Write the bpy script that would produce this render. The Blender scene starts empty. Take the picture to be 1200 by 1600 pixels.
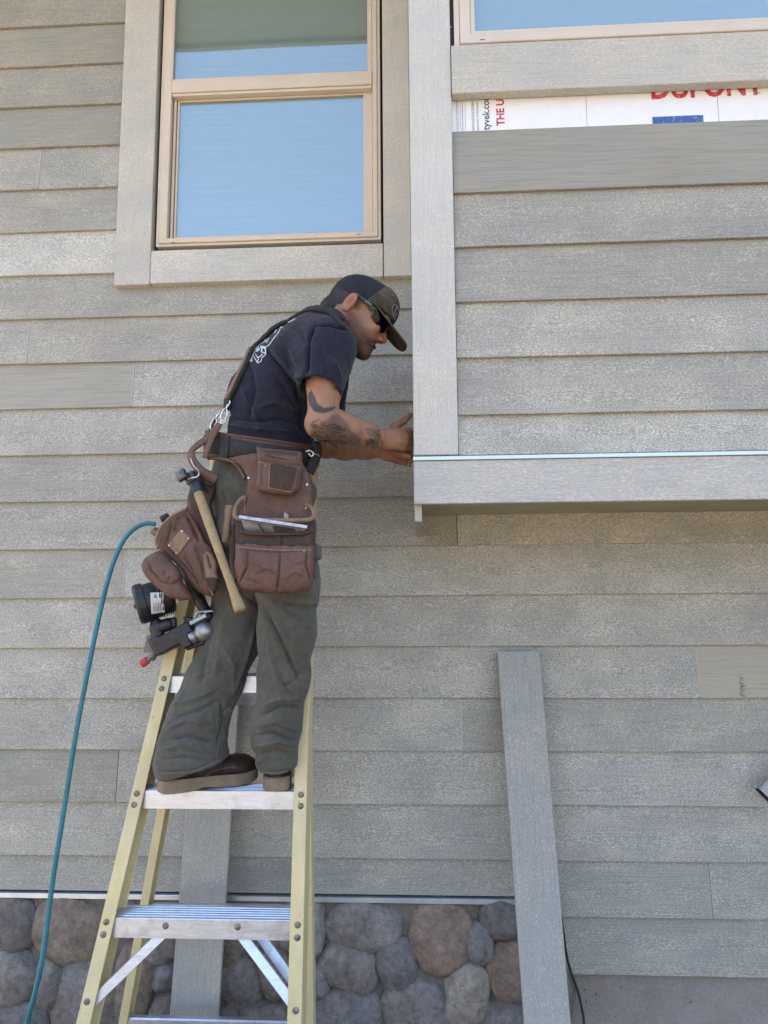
import bpy, bmesh, math, random
import numpy as np
from mathutils import Vector, Matrix, noise

# ------------------------------------------------------------------ camera, sky, sun, exposure
scn = bpy.context.scene
COL = scn.collection
R = math.radians
CAM = Vector((0.0, -2.646, 1.6))
F_PX, PITCH, YAW, ROLL = 1155.748, 0.130427, 0.052616, -0.006639
FW = Vector((-math.sin(YAW)*math.cos(PITCH), math.cos(YAW)*math.cos(PITCH), math.sin(PITCH)))
_r = Vector((math.cos(YAW), math.sin(YAW), 0)); _u = _r.cross(FW)
RT = _r*math.cos(ROLL) + _u*math.sin(ROLL); UP = _u*math.cos(ROLL) - _r*math.sin(ROLL)
cd = bpy.data.cameras.new('camera'); cam = bpy.data.objects.new('camera', cd); COL.objects.link(cam)
cd.sensor_fit = 'VERTICAL'; cd.sensor_height = 36.0; cd.lens = F_PX/1600*36.0
cd.clip_start = 0.05; cd.clip_end = 2000
cam.matrix_world = Matrix.Translation(CAM) @ Matrix((RT, UP, -FW)).transposed().to_4x4()
scn.camera = cam

SUN_EL, SUN_AZ = 50.0, -28.0          # sun stands behind the house, which shades this wall
w = bpy.data.worlds.new('World'); scn.world = w; w.use_nodes = True
nt = w.node_tree; bg = nt.nodes['Background']
sky = nt.nodes.new('ShaderNodeTexSky'); sky.sky_type = 'NISHITA'; sky.sun_disc = False
sky.sun_elevation = R(SUN_EL); sky.sun_rotation = R(SUN_AZ); sky.dust_density = 5.5; sky.ozone_density = 0.4; sky.air_density = 1.0
nt.links.new(sky.outputs[0], bg.inputs[0]); bg.inputs[1].default_value = 0.13
sl = bpy.data.lights.new('sun', 'SUN'); sun = bpy.data.objects.new('sun', sl); COL.objects.link(sun)
sl.energy = 4.5; sl.angle = R(0.53); sl.color = (1, .95, .87)
_d = Vector((math.sin(R(SUN_AZ))*math.cos(R(SUN_EL)), math.cos(R(SUN_AZ))*math.cos(R(SUN_EL)), math.sin(R(SUN_EL))))
sun.rotation_euler = _d.to_track_quat('Z', 'Y').to_euler(); sun.location = (3, 8, 12)
vs = scn.view_settings; vs.view_transform = 'Standard'; vs.look = 'None'; vs.gamma = 1; vs.use_curve_mapping = False
vs.exposure = 2.48

def at(px, py, Y):
    """point of the photograph's pixel (1200x1600) on the upright plane Y"""
    d = RT*((px-600)/F_PX) + UP*((800-py)/F_PX) + FW
    return CAM + d*((Y-CAM.y)/d.y)

# ------------------------------------------------------------------ helpers
def col(c): return (c[0], c[1], c[2], 1)
class NB:
    """small node builder"""
    def __init__(s, name):
        s.m = bpy.data.materials.new(name); s.m.use_nodes = True
        s.nt = s.m.node_tree; s.b = s.nt.nodes['Principled BSDF']; s.out = s.nt.nodes['Material Output']
    def n(s, t, ins=None, **kw):
        nd = s.nt.nodes.new(t)
        for k, v in kw.items(): setattr(nd, k, v)
        for k, v in (ins or {}).items(): s.set(nd.inputs[k], v)
        return nd
    def set(s, sock, v):
        if isinstance(v, bpy.types.NodeSocket): s.nt.links.new(v, sock)
        elif isinstance(v, (tuple, list)) and len(v) == 3 and sock.type == 'RGBA': sock.default_value = col(v)
        else: sock.default_value = v
    def math(s, op, a, b=0.0, clamp=False):
        nd = s.n('ShaderNodeMath', operation=op, use_clamp=clamp); s.set(nd.inputs[0], a); s.set(nd.inputs[1], b); return nd.outputs[0]
    def mix(s, f, a, b, bt='MIX'):
        nd = s.n('ShaderNodeMix', data_type='RGBA', blend_type=bt)
        s.set(nd.inputs[0], f); s.set(nd.inputs[6], a); s.set(nd.inputs[7], b); return nd.outputs[2]
    def ramp(s, f, stops):
        nd = s.n('ShaderNodeValToRGB'); el = nd.color_ramp.elements
        while len(el) < len(stops): el.new(.5)
        for e, (p, c) in zip(el, stops): e.position = p; e.color = col(c) if isinstance(c, (tuple, list)) else (c, c, c, 1)
        s.set(nd.inputs[0], f); return nd.outputs[0]
    def coord(s, scale=(1, 1, 1), rnd=True, rot=(0, 0, 0)):
        tc = s.n('ShaderNodeTexCoord'); v = tc.outputs['Object']
        if rnd:
            oi = s.n('ShaderNodeObjectInfo'); k = s.math('MULTIPLY', oi.outputs['Random'], 37.0)
            v = s.n('ShaderNodeVectorMath', {0: v, 1: k}, operation='ADD').outputs[0]
        mp = s.n('ShaderNodeMapping', {'Vector': v, 'Scale': scale, 'Rotation': rot}); return mp.outputs[0]
    def noise(s, vec, scale, detail=3, rough=.55, dist=0):
        return s.n('ShaderNodeTexNoise', {'Vector': vec, 'Scale': scale, 'Detail': detail, 'Roughness': rough, 'Distortion': dist}).outputs['Fac']
    def attr(s, name, typ='OBJECT'):
        return s.n('ShaderNodeAttribute', attribute_type=typ, attribute_name=name)
    def bump(s, h, strength=.5, dist=.002):
        nd = s.n('ShaderNodeBump', {'Height': h, 'Strength': strength, 'Distance': dist}); s.nt.links.new(nd.outputs[0], s.b.inputs['Normal'])
    def done(s, color=None, rough=.6, metal=0.0, spec=None):
        if color is not None: s.set(s.b.inputs['Base Color'], color)
        s.set(s.b.inputs['Roughness'], rough); s.set(s.b.inputs['Metallic'], metal)
        if spec is not None: s.set(s.b.inputs['Specular IOR Level'], spec)
        return s.m

def empty(name, loc=(0, 0, 0), parent=None):
    o = bpy.data.objects.new(name, None); COL.objects.link(o); o.location = loc; o.empty_display_size = .05
    if parent: o.parent = parent
    return o
def tag(o, label=None, cat=None, group=None, kind=None):
    for k, v in (('label', label), ('category', cat), ('group', group), ('kind', kind)):
        if v: o[k] = v
    return o
def wloc(o):
    v = o.location.copy()
    while o.parent: o = o.parent; v = v + o.location
    return v
def link(name, me, mat, parent=None, origin=None):
    """link a mesh given in world coordinates; its origin goes to the middle of its box"""
    o = bpy.data.objects.new(name, me); COL.objects.link(o)
    if mat and not me.materials: me.materials.append(mat)
    n = len(me.vertices); co = np.empty(n*3, 'f'); me.vertices.foreach_get('co', co); co = co.reshape(-1, 3)
    c = (co.min(0)+co.max(0))/2 if origin is None else np.array(origin, 'f')
    me.vertices.foreach_set('co', (co-c).ravel()); me.update()
    o.location = Vector(c.tolist())
    if parent: o.parent = parent; o.location = Vector(c.tolist())-wloc(parent)
    return o
def smooth(me, on=True):
    me.polygons.foreach_set('use_smooth', [on]*len(me.polygons))
def bm_obj(name, bm, mat, parent=None, sm=False):
    me = bpy.data.meshes.new(name); bm.normal_update(); bm.to_mesh(me); bm.free()
    if sm: smooth(me)
    return link(name, me, mat, parent)
def b_box(bm, x0, x1, y0, y1, z0, z1, bev=0.0, M=None):
    b2 = bmesh.new(); bmesh.ops.create_cube(b2, size=1)
    for v in b2.verts: v.co = Vector((x0+(v.co.x+.5)*(x1-x0), y0+(v.co.y+.5)*(y1-y0), z0+(v.co.z+.5)*(z1-z0)))
    if bev: bmesh.ops.bevel(b2, geom=b2.edges[:], offset=bev, segments=1, affect='EDGES')
    if M is not None: bmesh.ops.transform(b2, matrix=M, verts=b2.verts)
    merge(bm, b2)
def merge(bm, b2):
    me = bpy.data.meshes.new('t'); b2.to_mesh(me); b2.free(); bm.from_mesh(me); bpy.data.meshes.remove(me)
def box(name, x0, x1, y0, y1, z0, z1, mat, parent=None, bev=.0015):
    bm = bmesh.new(); b_box(bm, x0, x1, y0, y1, z0, z1, bev); return bm_obj(name, bm, mat, parent)
def b_tube(bm, pts, rad, seg=10, caps=True):
    """round tube along points; rad a number or one per point"""
    pts = [Vector(p) for p in pts]; n = len(pts)
    rad = [rad]*n if not hasattr(rad, '__len__') else rad
    ref = None; rings = []
    for i, p in enumerate(pts):
        t = (pts[min(i+1, n-1)]-pts[max(i-1, 0)]).normalized()
        if ref is None: ref = t.orthogonal().normalized()
        ref = (ref-t*ref.dot(t)).normalized(); b = t.cross(ref)
        rings.append([bm.verts.new(p+(ref*math.cos(a)+b*math.sin(a))*rad[i]) for a in [2*math.pi*k/seg for k in range(seg)]])
    for a, b in zip(rings, rings[1:]):
        for k in range(seg): bm.faces.new((a[k], a[(k+1) % seg], b[(k+1) % seg], b[k]))
    if caps: bm.faces.new(rings[0][::-1]); bm.faces.new(rings[-1])
def spline(pts, n=8):
    """Catmull-Rom through points"""
    P = [Vector(p) for p in pts]; P = [2*P[0]-P[1]]+P+[2*P[-1]-P[-2]]; out = []
    for i in range(1, len(P)-2):
        for k in range(n):
            t = k/n; a, b, c, d = P[i-1:i+3]
            out.append(.5*((2*b)+(c-a)*t+(2*a-5*b+4*c-d)*t*t+(3*b-a-3*c+d)*t**3))
    out.append(P[-2]); return out
def tube(name, pts, rad, mat, parent=None, seg=10):
    bm = bmesh.new(); b_tube(bm, pts, rad, seg); return bm_obj(name, bm, mat, parent, True)
def b_strap(bm, pts, nrm, width, thick):
    """flat band along points; nrm = outward direction(s)"""
    pts = [Vector(p) for p in pts]; n = len(pts); prev = None
    for i, p in enumerate(pts):
        t = (pts[min(i+1, n-1)]-pts[max(i-1, 0)]).normalized()
        N = Vector(nrm[i] if isinstance(nrm[0], (tuple, list, Vector)) else nrm); N = (N-t*N.dot(t)).normalized(); s = t.cross(N)
        wd = width[i] if hasattr(width, '__len__') else width
        q = [bm.verts.new(p+s*(a*wd/2)+N*(b*thick/2)) for a, b in ((-1, -.6), (-.9, 1), (.9, 1), (1, -.6))]
        if prev:
            for k in range(4): bm.faces.new((prev[k], prev[(k+1) % 4], q[(k+1) % 4], q[k]))
        else: bm.faces.new(q[::-1])
        prev = q
    bm.faces.new(prev)
def sphere_bits(bm, c, r, squash=(1, 1, 1), M=None, u=10, v=6):
    b2 = bmesh.new(); bmesh.ops.create_uvsphere(b2, u_segments=u, v_segments=v, radius=1)
    for q in b2.verts: q.co = Vector((q.co.x*r*squash[0], q.co.y*r*squash[1], q.co.z*r*squash[2]))
    if M is not None: bmesh.ops.transform(b2, matrix=M, verts=b2.verts)
    bmesh.ops.translate(b2, vec=Vector(c), verts=b2.verts); merge(bm, b2)

# ------------------------------------------------------------------ materials of the place
def siding_mat(name, base, fleckc, vertical=False, stretch=1.0, dark=.82, zf=3.1, lo=.48):
    b = NB(name)
    ax = (lambda a, c: (c, a, a)) if vertical else (lambda a, c: (a, a, c))
    fl = b.attr('fleck').outputs['Fac']
    tone = b.attr('tone').outputs['Fac']
    v1 = b.coord(ax(1.0, zf))
    n1 = b.noise(v1, 150*stretch, 3, .8)                          # chalky flecks
    v3 = b.coord((1, 1, 1.6)); big = b.noise(v3, 4.5, 4, .6)       # patches with more and fewer flecks
    thr = b.math('ADD', b.math('MULTIPLY', fl, .42), b.math('MULTIPLY', b.math('SUBTRACT', big, .5), .22))
    k = b.math('ADD', n1, b.math('SUBTRACT', thr, .24))
    fm = b.ramp(k, [(lo-.05, 0.0), (lo+.05, .50), (lo+.15, 1.0)])
    v2 = b.coord(ax(1.3, 46.0)); grain = b.noise(v2, 5.5, 5, .6, .35)   # long embossed wood grain
    gl = b.ramp(grain, [(.36, dark), (.5, 1.0), (.64, 1.04)])
    tn = b.ramp(b.noise(v3, 1.6, 3), [(.3, .93), (.7, 1.05)])
    c = b.mix(1.0, base, gl, 'MULTIPLY'); c = b.mix(1.0, c, tn, 'MULTIPLY')
    warm = b.mix(b.ramp(big, [(.35, 0.0), (.7, 1.0)]), (.97, .99, 1.03), (1.04, 1.0, .93)); c = b.mix(1.0, c, warm, 'MULTIPLY')
    tv = b.n('ShaderNodeCombineColor', {0: tone, 1: tone, 2: tone}).outputs[0]
    c = b.mix(fm, c, fleckc); c = b.mix(1.0, c, tv, 'MULTIPLY')
    b.bump(b.math('ADD', b.math('MULTIPLY', grain, 1.6), b.math('MULTIPLY', n1, .35)), .55, .0022)
    return b.done(c, b.ramp(fm, [(0, .62), (1, .78)]), 0, .35)
M = {}
M['siding'] = siding_mat('siding_paint', (.305, .293, .248), (.68, .665, .61), dark=.84)
M['offcut'] = siding_mat('offcut_paint', (.27, .245, .195), (.5, .47, .4), dark=.88)
M['trim'] = siding_mat('trim_paint', (.46, .44, .385), (.68, .66, .60), True, .9, .93)
M['trim_h'] = siding_mat('trim_paint_level', (.46, .44, .385), (.68, .66, .60), False, .9, .86)
M['band'] = siding_mat('band_paint', (.44, .43, .395), (.68, .67, .64), False, .50, .86, 5.0)
M['board'] = siding_mat('board_paint', (.335, .33, .30), (.60, .595, .56), True, .9, .88)
M['post'] = siding_mat('post_paint', (.52, .51, .465), (.70, .69, .64), True, 1.0, .92)

b = NB('window_vinyl'); n = b.noise(b.coord((1, 1, 1)), 9, 4); M['vinyl'] = b.done(b.ramp(n, [(.3, (.57, .475, .365)), (.7, (.62, .53, .415))]), .45)
b = NB('bay_vinyl'); n = b.noise(b.coord((1, 1, 1)), 9, 4); M['vinyl2'] = b.done(b.ramp(n, [(.3, (.58, .50, .41)), (.7, (.63, .55, .46))]), .45)
b = NB('dark_gap'); M['gap'] = b.done((.02, .018, .016), .8)
b = NB('blind_cloth'); lines = b.noise(b.coord((.6, 1, 60), False), 4, 3, .6); M['blind'] = b.done(b.ramp(lines, [(.3, (.52, .54, .54)), (.7, (.62, .64, .64))]), .8); b.bump(lines, .3, .002)
b = NB('window_glass')
tr = b.n('ShaderNodeBsdfTransparent', {'Color': (.80, .86, .86)}); gl = b.n('ShaderNodeBsdfGlossy', {'Color': (.86, .95, 1.0), 'Roughness': .012})
wv = b.noise(b.coord((1, 1, 1), False), 1.3, 1); wr = b.noise(b.coord((.5, 1, 26), False), 7, 2)
bp = b.n('ShaderNodeBump', {'Height': b.math('ADD', wv, b.math('MULTIPLY', wr, .003)), 'Strength': .10, 'Distance': .02}); b.nt.links.new(bp.outputs[0], gl.inputs['Normal'])
mx = b.n('ShaderNodeMixShader', {0: .19, 1: tr.outputs[0], 2: gl.outputs[0]}); b.nt.links.new(mx.outputs[0], b.out.inputs[0]); M['glass'] = b.m
b = NB('house_wrap_sheet'); n = b.noise(b.coord((1, 1, 1), False), 26, 5, .7); n2 = b.noise(b.coord((1, 1, 1), False), 5, 3)
c = b.mix(b.ramp(n, [(.4, 0.0), (.75, .35)]), (.80, .80, .80), (.66, .66, .70)); M['wrap'] = b.done(c, .5); b.bump(n2, .35, .006)
for nm, c in (('print_red', (.50, .045, .05)), ('print_blue', (.035, .10, .33)), ('print_black', (.06, .065, .08))):
    b = NB(nm); n = b.noise(b.coord((1, 1, 1), False), 60, 4, .7); M[nm] = b.done(b.mix(b.ramp(n, [(.52, 0.0), (.72, .5)]), c, (.75, .75, .76)), .5)
b = NB('flashing_metal'); M['flash'] = b.done((.60, .70, .72), .35, .4)
b = NB('strip_metal'); n = b.noise(b.coord((2, 1, 1), False), 3, 3); M['strip'] = b.done(b.ramp(n, [(.35, (.48, .56, .66)), (.65, (.72, .80, .86))]), .30, .8)
b = NB('mortar'); n = b.noise(b.coord((1, 1, 1), False), 55, 6, .75); n2 = b.noise(b.coord((1, 1, 1), False), 6, 3)
M['mortar'] = b.done(b.mix(n2, b.ramp(n, [(.3, (.12, .105, .085)), (.7, (.26, .23, .19))]), (.21, .19, .16)), .95); b.bump(n, .9, .012)
b = NB('field_stone'); tv = b.attr('stone_colour').outputs['Color']
v = b.coord((1, 1, 1)); n1 = b.noise(v, 6, 5, .6, .3); n2 = b.noise(v, 48, 7, .72); n3 = b.noise(v, 190, 3, .7); n4 = b.noise(v, 17, 5, .65, .6)
c = b.mix(b.ramp(n1, [(.38, 0.0), (.66, .75)]), tv, b.mix(.6, tv, (.17, .115, .085)))
c = b.mix(1.0, c, b.ramp(n2, [(.28, .55), (.55, 1.0), (.8, 1.35)]), 'MULTIPLY'); c = b.mix(1.0, c, b.ramp(n4, [(.3, .72), (.6, 1.08)]), 'MULTIPLY')
c = b.mix(b.ramp(n3, [(.70, 0.0), (.76, .5)]), c, (.42, .40, .37)); c = b.mix(b.ramp(n3, [(.24, .8), (.30, 0.0)]), c, (.02, .018, .016))
M['stone'] = b.done(c, .88, 0, .3); b.bump(b.math('ADD', b.math('ADD', n2, b.math('MULTIPLY', n4, 1.2)), b.math('MULTIPLY', n3, .3)), .9, .010)
b = NB('concrete'); v = b.coord((1, 1, 1), False); n1 = b.noise(v, 5, 5, .6); n2 = b.noise(v, 90, 5, .7); n3 = b.noise(v, 42, 2, .6)
c = b.mix(1.0, b.ramp(n1, [(.3, (.25, .215, .185)), (.7, (.36, .32, .285))]), b.ramp(n2, [(.3, .8), (.7, 1.1)]), 'MULTIPLY')
c = b.mix(b.ramp(n3, [(.24, .8), (.29, 0.0)]), c, (.06, .05, .045)); M['concrete'] = b.done(c, .9); b.bump(b.math('ADD', n2, n3), .5, .004)
b = NB('soffit_paint'); n = b.noise(b.coord((1, 1, 1)), 8, 4); M['soffit'] = b.done(b.ramp(n, [(.3, (.33, .32, .20)), (.7, (.40, .38, .25))]), .7)
b = NB('roof_shingle'); n = b.noise(b.coord((1, 1, 1), False), 14, 5); M['roof'] = b.done(b.ramp(n, [(.3, (.05, .045, .04)), (.7, (.11, .10, .09))]), .9)
b = NB('dry_ground'); v = b.coord((1, 1, 1), False); n = b.noise(v, 3, 6, .7); n2 = b.noise(v, 40, 5, .7)
M['ground'] = b.done(b.mix(n2, b.ramp(n, [(.35, (.19, .155, .11)), (.7, (.28, .235, .17))]), (.13, .105, .08)), .95); b.bump(n2, .8, .02)

# ------------------------------------------------------------------ ground and house
GZ = -0.115
bm = bmesh.new(); bmesh.ops.create_grid(bm, x_segments=4, y_segments=4, size=400); bmesh.ops.translate(bm, vec=(0, 0, GZ), verts=bm.verts)
tag(bm_obj('ground', bm, M['ground']), kind='structure')

house = empty('house', (0, 2, GZ))
tag(house, 'grey lap sided house with stone base, bay and tan windows', 'house')
E = 0.178; Z0 = 3.961
TH = 0.0105
def plank(parent, x0, x1, zb, h, yb, lean=.0150, mat='siding', fleck=.45, tone=1.0, name='siding_plank', thick=TH, sag=0.0):
    """one lap board: lower front edge at yb, top leaning back"""
    bm = bmesh.new(); bv = .0012
    prof = [(yb+bv, zb), (yb, zb+bv), (yb+lean, zb+h), (yb+lean+thick, zb+h), (yb+thick, zb)]
    n = max(1, int((x1-x0)/.5)); rings = []
    for i in range(n+1):
        x = x0+(x1-x0)*i/n; s = sag*math.sin(i*1.7+zb*9)
        rings.append([bm.verts.new((x, y, z+s)) for y, z in prof])
    for a, c in zip(rings, rings[1:]):
        for k in range(5): bm.faces.new((a[k], c[k], c[(k+1) % 5], a[(k+1) % 5]))
    bm.faces.new(rings[0]); bm.faces.new(rings[-1][::-1])
    bmesh.ops.recalc_face_normals(bm, faces=bm.faces)
    o = bm_obj(name, bm, M[mat], parent); o['fleck'] = float(fleck); o['tone'] = float(tone); return o
def trim(name, x0, x1, y0, y1, z0, z1, mat, parent, fleck=.45, tone=1.0):
    o = box(name, x0, x1, y0, y1, z0, z1, M[mat], parent, .002); o['fleck'] = float(fleck); o['tone'] = float(tone); return o

rng = random.Random(4)
# ---- main wall
wall = box('wall', -2.8, 6, .024, .30, .43, 4.60, M['gap'], house, 0)
XL = -2.6
xt0 = at(178, 445, -.02).x; xt1 = at(234, 445, -.02).x; zt = at(200, 445, -.022).z
xr0 = at(599, 430, -.02).x; XB = -0.024        # window trim right board, face of the bay's side
zsill = at(420, 385, -.02).z
JL = {4: 60, 8: 42, 9: 206, 13: 193, 17: 182}
JR = {12: 714, 15: 1091, 16: 721, 19: 1112}
plain = {(9, 0): .02, (15, 1): .0}
for k in range(-3, 21):
    zb = Z0-E*k
    zc = zb+E/2
    def jx(px, k):                       # joint pixel -> X on the wall at this course
        d = lambda py: at(px, py, 0)
        lo, hi = -400, 1900
        for _ in range(40):
            mid = (lo+hi)/2
            if d(mid).z > zc: lo = mid
            else: hi = mid
        return d(lo).x
    cuts = sorted([jx(J[k], k) for J in (JL, JR) if J.get(k) is not None])
    if zb >= zt-.02:                      # beside the window: left stretch only
        ends = [XL]+[c for c in cuts if c < xt0]+[xt0-.002]
    else:
        ends = [XL]+cuts+[2.6]
    zlow = zb; h = .205
    xs_strip = at(800, 1405, 0).x
    for i, (a, c) in enumerate(zip(ends, ends[1:])):
        lo = zb; hh = h
        fl = plain.get((k, i), rng.choice([.36, .42, .46, .49, .52, .40]))
        tn = rng.uniform(.93, 1.06)
        if k == 9 and i == 0: tn = 1.2
        if k == 15 and i == 1: tn = 1.5
        if k == 1: fl = .24
        if k == 3: fl = .27
        if k == 6: fl = .62
        if k <= 18:
            plank(wall, a+.0012, c-.0012, lo, hh, 0, mat='offcut' if (k, i) == (15, 1) else 'siding', fleck=fl, tone=tn, sag=.0009)
        if k == 19:                       # cut to the starter strip above the stones, whole over the foundation
            zs = .640
            if a < xs_strip: plank(wall, a+.0012, min(c, xs_strip+.1), zs, hh-(zs-lo), .003, fleck=fl, tone=tn)
            if c > xs_strip: plank(wall, max(a, xs_strip+.102), c-.0012, lo, hh, 0, fleck=fl, tone=tn)
        if k == 20 and c > xs_strip: plank(wall, max(a, xs_strip+.102), c-.0012, lo, hh, 0, fleck=fl, tone=tn)
# pale caulk left in the butt joints
b = NB('joint_caulk'); M['caulk'] = b.done((.42, .41, .385), .7)
for k, px in ((4, 60), (8, 42), (9, 206), (15, 1091), (16, 721), (13, 193)):
    zb = Z0-E*k
    lo, hi = -400, 1900
    for _ in range(40):
        mid = (lo+hi)/2
        if at(px, mid, 0).z > zb+E/2: lo = mid
        else: hi = mid
    x = at(px, lo, 0).x
    bm = bmesh.new(); b_strap(bm, [(x, -.0005, zb+.004), (x+.001, .0122, zb+E-.003)], (0, -1, 0), .0045, .002); bm_obj('joint_caulk', bm, M['caulk'], wall)

# black scuff marks on the plain offcut
b = NB('scuff_black'); M['scuff'] = b.done((.035, .035, .035), .8)
bm = bmesh.new(); rs = random.Random(2)
for i in range(46):
    t = i/45; y = 1022+66*t; xx = 1152+6*t+rs.uniform(-2, 2); L = rs.uniform(3, 9)*(1.25 if t > .7 else .8)
    if t < .22: xx += rs.choice([0, 0, 14])
    yb = .0130*(1-t)-.0010
    p, q = at(xx, y, yb), at(xx+L, y-rs.uniform(-.3, .8), yb); s = .0009*rs.uniform(.6, 1.3)
    f = [bm.verts.new(v) for v in (p+Vector((0, 0, -s)), q+Vector((0, 0, -s*.3)), q+Vector((0, 0, s*.3)), p+Vector((0, 0, s)))]; bm.faces.new(f)
bm_obj('scuff_mark', bm, M['scuff'], wall)

# ---- window trim
ZTOP = 4.56
wt = empty('window_trim', (-.6, -.01, zt), house); wt.location = Vector((-.6, -.01, zt))-wloc(house)
trim('trim_board', xt0, xt1-.001, -.022, .022, zt, ZTOP, 'trim', wt, .44)
trim('trim_board', xt1+.001, xr0-.001, -.0225, .022, zt+.003, zsill-.003, 'trim_h', wt, .50)
trim('trim_board', xr0+.002, XB-.006, -.021, .022, zt+.004, ZTOP, 'trim', wt, .42, 1.06)

# ---- main window
win = empty('window', (0, 0, 0), house); win.location = Vector((-.58, 0, zsill))-wloc(house)
YF = -.010
a = at(242, 386, YF); c = at(597, 372, YF)
X0, X1, ZB = a.x+.003, c.x-.004, a.z+.002
pxw = lambda px, py, Y=YF: at(px, py, Y).x
bm = bmesh.new()
b_box(bm, X0, X0+.012, YF, .02, ZB, ZTOP, .0015); b_box(bm, X1-.012, X1, YF, .02, ZB, ZTOP, .0015)
xi0, xi1 = pxw(262, 350), pxw(583, 350)
b_box(bm, X0+.012, xi0, YF-.006, .02, ZB+.010, ZTOP, .002); b_box(bm, xi1, X1-.012, YF-.006, .02, ZB+.010, ZTOP, .002)
zb1 = at(420, 368, YF).z
b_box(bm, X0+.012, X1-.012, YF-.0065, .02, ZB+.0095, zb1, .002); b_box(bm, X0+.002, X1-.002, YF+.001, .02, ZB-.001, ZB+.0095, .001)
bm_obj('frame', bm, M['vinyl'], win)
zr0, zr1 = at(420, 138, YF-.01).z, at(420, 119, YF-.01).z
bm = bmesh.new(); b_box(bm, xi0+.001, xi1-.001, YF-.010, .0215, zr0, zr1, .002); b_box(bm, xi0+.003, xi1-.003, YF-.004, .0215, zr0-.012, zr0-.001, .001)
bm_obj('meeting_rail', bm, M['vinyl'], win)
bm = bmesh.new(); gx0, gx1 = pxw(278.5, 250, .012), pxw(568, 250, .012); zg = at(420, 366, .012).z
b_box(bm, xi0+.004, xi0+.014, .006, .022, zb1+.001, zr0-.012, .001); b_box(bm, xi0+.018, gx0, .009, .022, zb1+.001, zr0-.013, .0015)
b_box(bm, gx1, xi1-.002, .009, .022, zb1+.001, zr0-.013, .0015); b_box(bm, gx0-.001, gx1+.001, .010, .0225, zb1+.001, zg, .0015)
b_box(bm, gx0-.001, gx1+.001, .010, .0225, zr0-.020, zr0-.013, .0015)
bm_obj('lower_sash', bm, M['vinyl'], win)
ux0, ux1 = pxw(272, 60, -.008), pxw(574, 60, -.008)
bm = bmesh.new(); b_box(bm, xi0+.001, ux0, YF-.004, .02, zr1-.001, ZTOP, .0015); b_box(bm, ux1, xi1-.001, YF-.004, .02, zr1-.001, ZTOP, .0015); b_box(bm, ux0-.001, ux1+.001, YF-.004, .02, zr1+.0005, zr1+.010, .001)
bm_obj('upper_sash', bm, M['vinyl'], win)
def pane(x0, x1, y, z0, z1, parent, M_='glass', name='pane', nx=1):
    bm = bmesh.new(); b_box(bm, x0, x1, y, y+.004, z0, z1, 0); return bm_obj(name, bm, M[M_], parent)
pane(gx0-.004, gx1+.004, .014, zg-.004, zr0-.016, win); pane(ux0-.004, ux1+.004, -.004, zr1+.006, ZTOP, win)
box('blind', xi0+.002, xi1-.002, .0225, .0235, zb1-.004, ZTOP, M['blind'], win, 0)
for px in (270, 561):
    p = at(px, 379 if px < 300 else 366, YF-.0065); box('weep_slot', p.x-.006, p.x+.008, YF-.0075, YF-.0055, p.z-.0008, p.z+.001, M['gap'], win, 0)

# ---- bay
BY = -.477; XE = 2.4
bay = empty('bay', (0, 0, 0), house); bay.location = Vector((1, -.2, 1.9))-wloc(house)
zf0, zf1 = at(722, 720, BY).z, at(722, 713, BY).z
zband = at(722, 787, BY).z
XP = at(716, 700, BY).x
box('bay_wall', XB+.02, XE, BY+.022, .02, zf0-.02, 4.60, M['gap'], bay, 0)
trim('corner_board', XB, XP, BY-.010, BY+.020, zf1+.004, 4.60, 'post', bay, .40)
trim('side_board', XB+.0005, XB+.019, BY+.021, .018, zf1+.004, 4.60, 'trim', bay, .45)
trim('band_board', XB-.001, XE, BY-.008, BY+.018, zband, zf0, 'band', bay, .42)
trim('side_skirt', XB, XB+.022, BY+.019, .018, at(656, 815, BY+.02).z, zf1-.012, 'trim', bay, .3, .95)
box('soffit', XB+.023, XE, BY+.019, .017, zband+.028, zband+.040, M['soffit'], bay, .001)
box('flashing', XB-.002, XE, BY-.013, BY+.016, zf0+.001, zf1-.001, M['flash'], bay, .001)
bz0 = 2.8865
for i in range(0, 5):
    plank(bay, XP+.002, XE, bz0-E*i, .205 if i else .216, BY, fleck=[.05, .40, .36, .44, .46][i], tone=[1.02, .96, 1.0, 1.05, 1.0][i], sag=.0008)
plank(bay, XP+.002, XE, zf1+.004, .16, BY+.004, fleck=.52, tone=1.04)
zs0 = at(722, 143, BY-.03).z; zs1 = at(712, 72, BY-.02).z
trim('sill_board', XP+.002, XE, BY-.024, BY+.012, zs0, zs1, 'trim_h', bay, .40)
# house wrap with print
zw0, zw1 = bz0+.14, zs1+.02
box('house_wrap', XP+.001, XE, BY+.017, BY+.0215, zw0, zw1, M['wrap'], bay, 0)
YW = BY+.0165
fontc = 0
def text(name, s, mat, parent, px, py, h, rot=0, squeeze=1.0, bold=.0, align='LEFT'):
    """flat printed lettering standing on the wrap; h = cap height in metres"""
    cu = bpy.data.curves.new('t', 'FONT'); cu.body = s; cu.size = h/.70; cu.offset = bold; cu.align_x = align; cu.resolution_u = 3
    o = bpy.data.objects.new('t', cu); COL.objects.link(o); bpy.context.view_layer.update()
    me = bpy.data.meshes.new_from_object(o.evaluated_get(bpy.context.evaluated_depsgraph_get())); bpy.data.objects.remove(o); bpy.data.curves.remove(cu)
    P = at(px, py, YW)
    T = Matrix.Translation(P) @ Matrix.Rotation(R(90), 4, 'X') @ Matrix.Rotation(rot, 4, 'Z') @ Matrix.Diagonal((squeeze, 1, 1, 1))
    me.transform(T); me.materials.clear(); return link(name, me, M[mat], parent)
sc_w = 2.16/1155.7
o = text('red_lettering', 'DUPONT', 'print_red', bay, 1016, 154, .075, 0, .78, .003)
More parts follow.
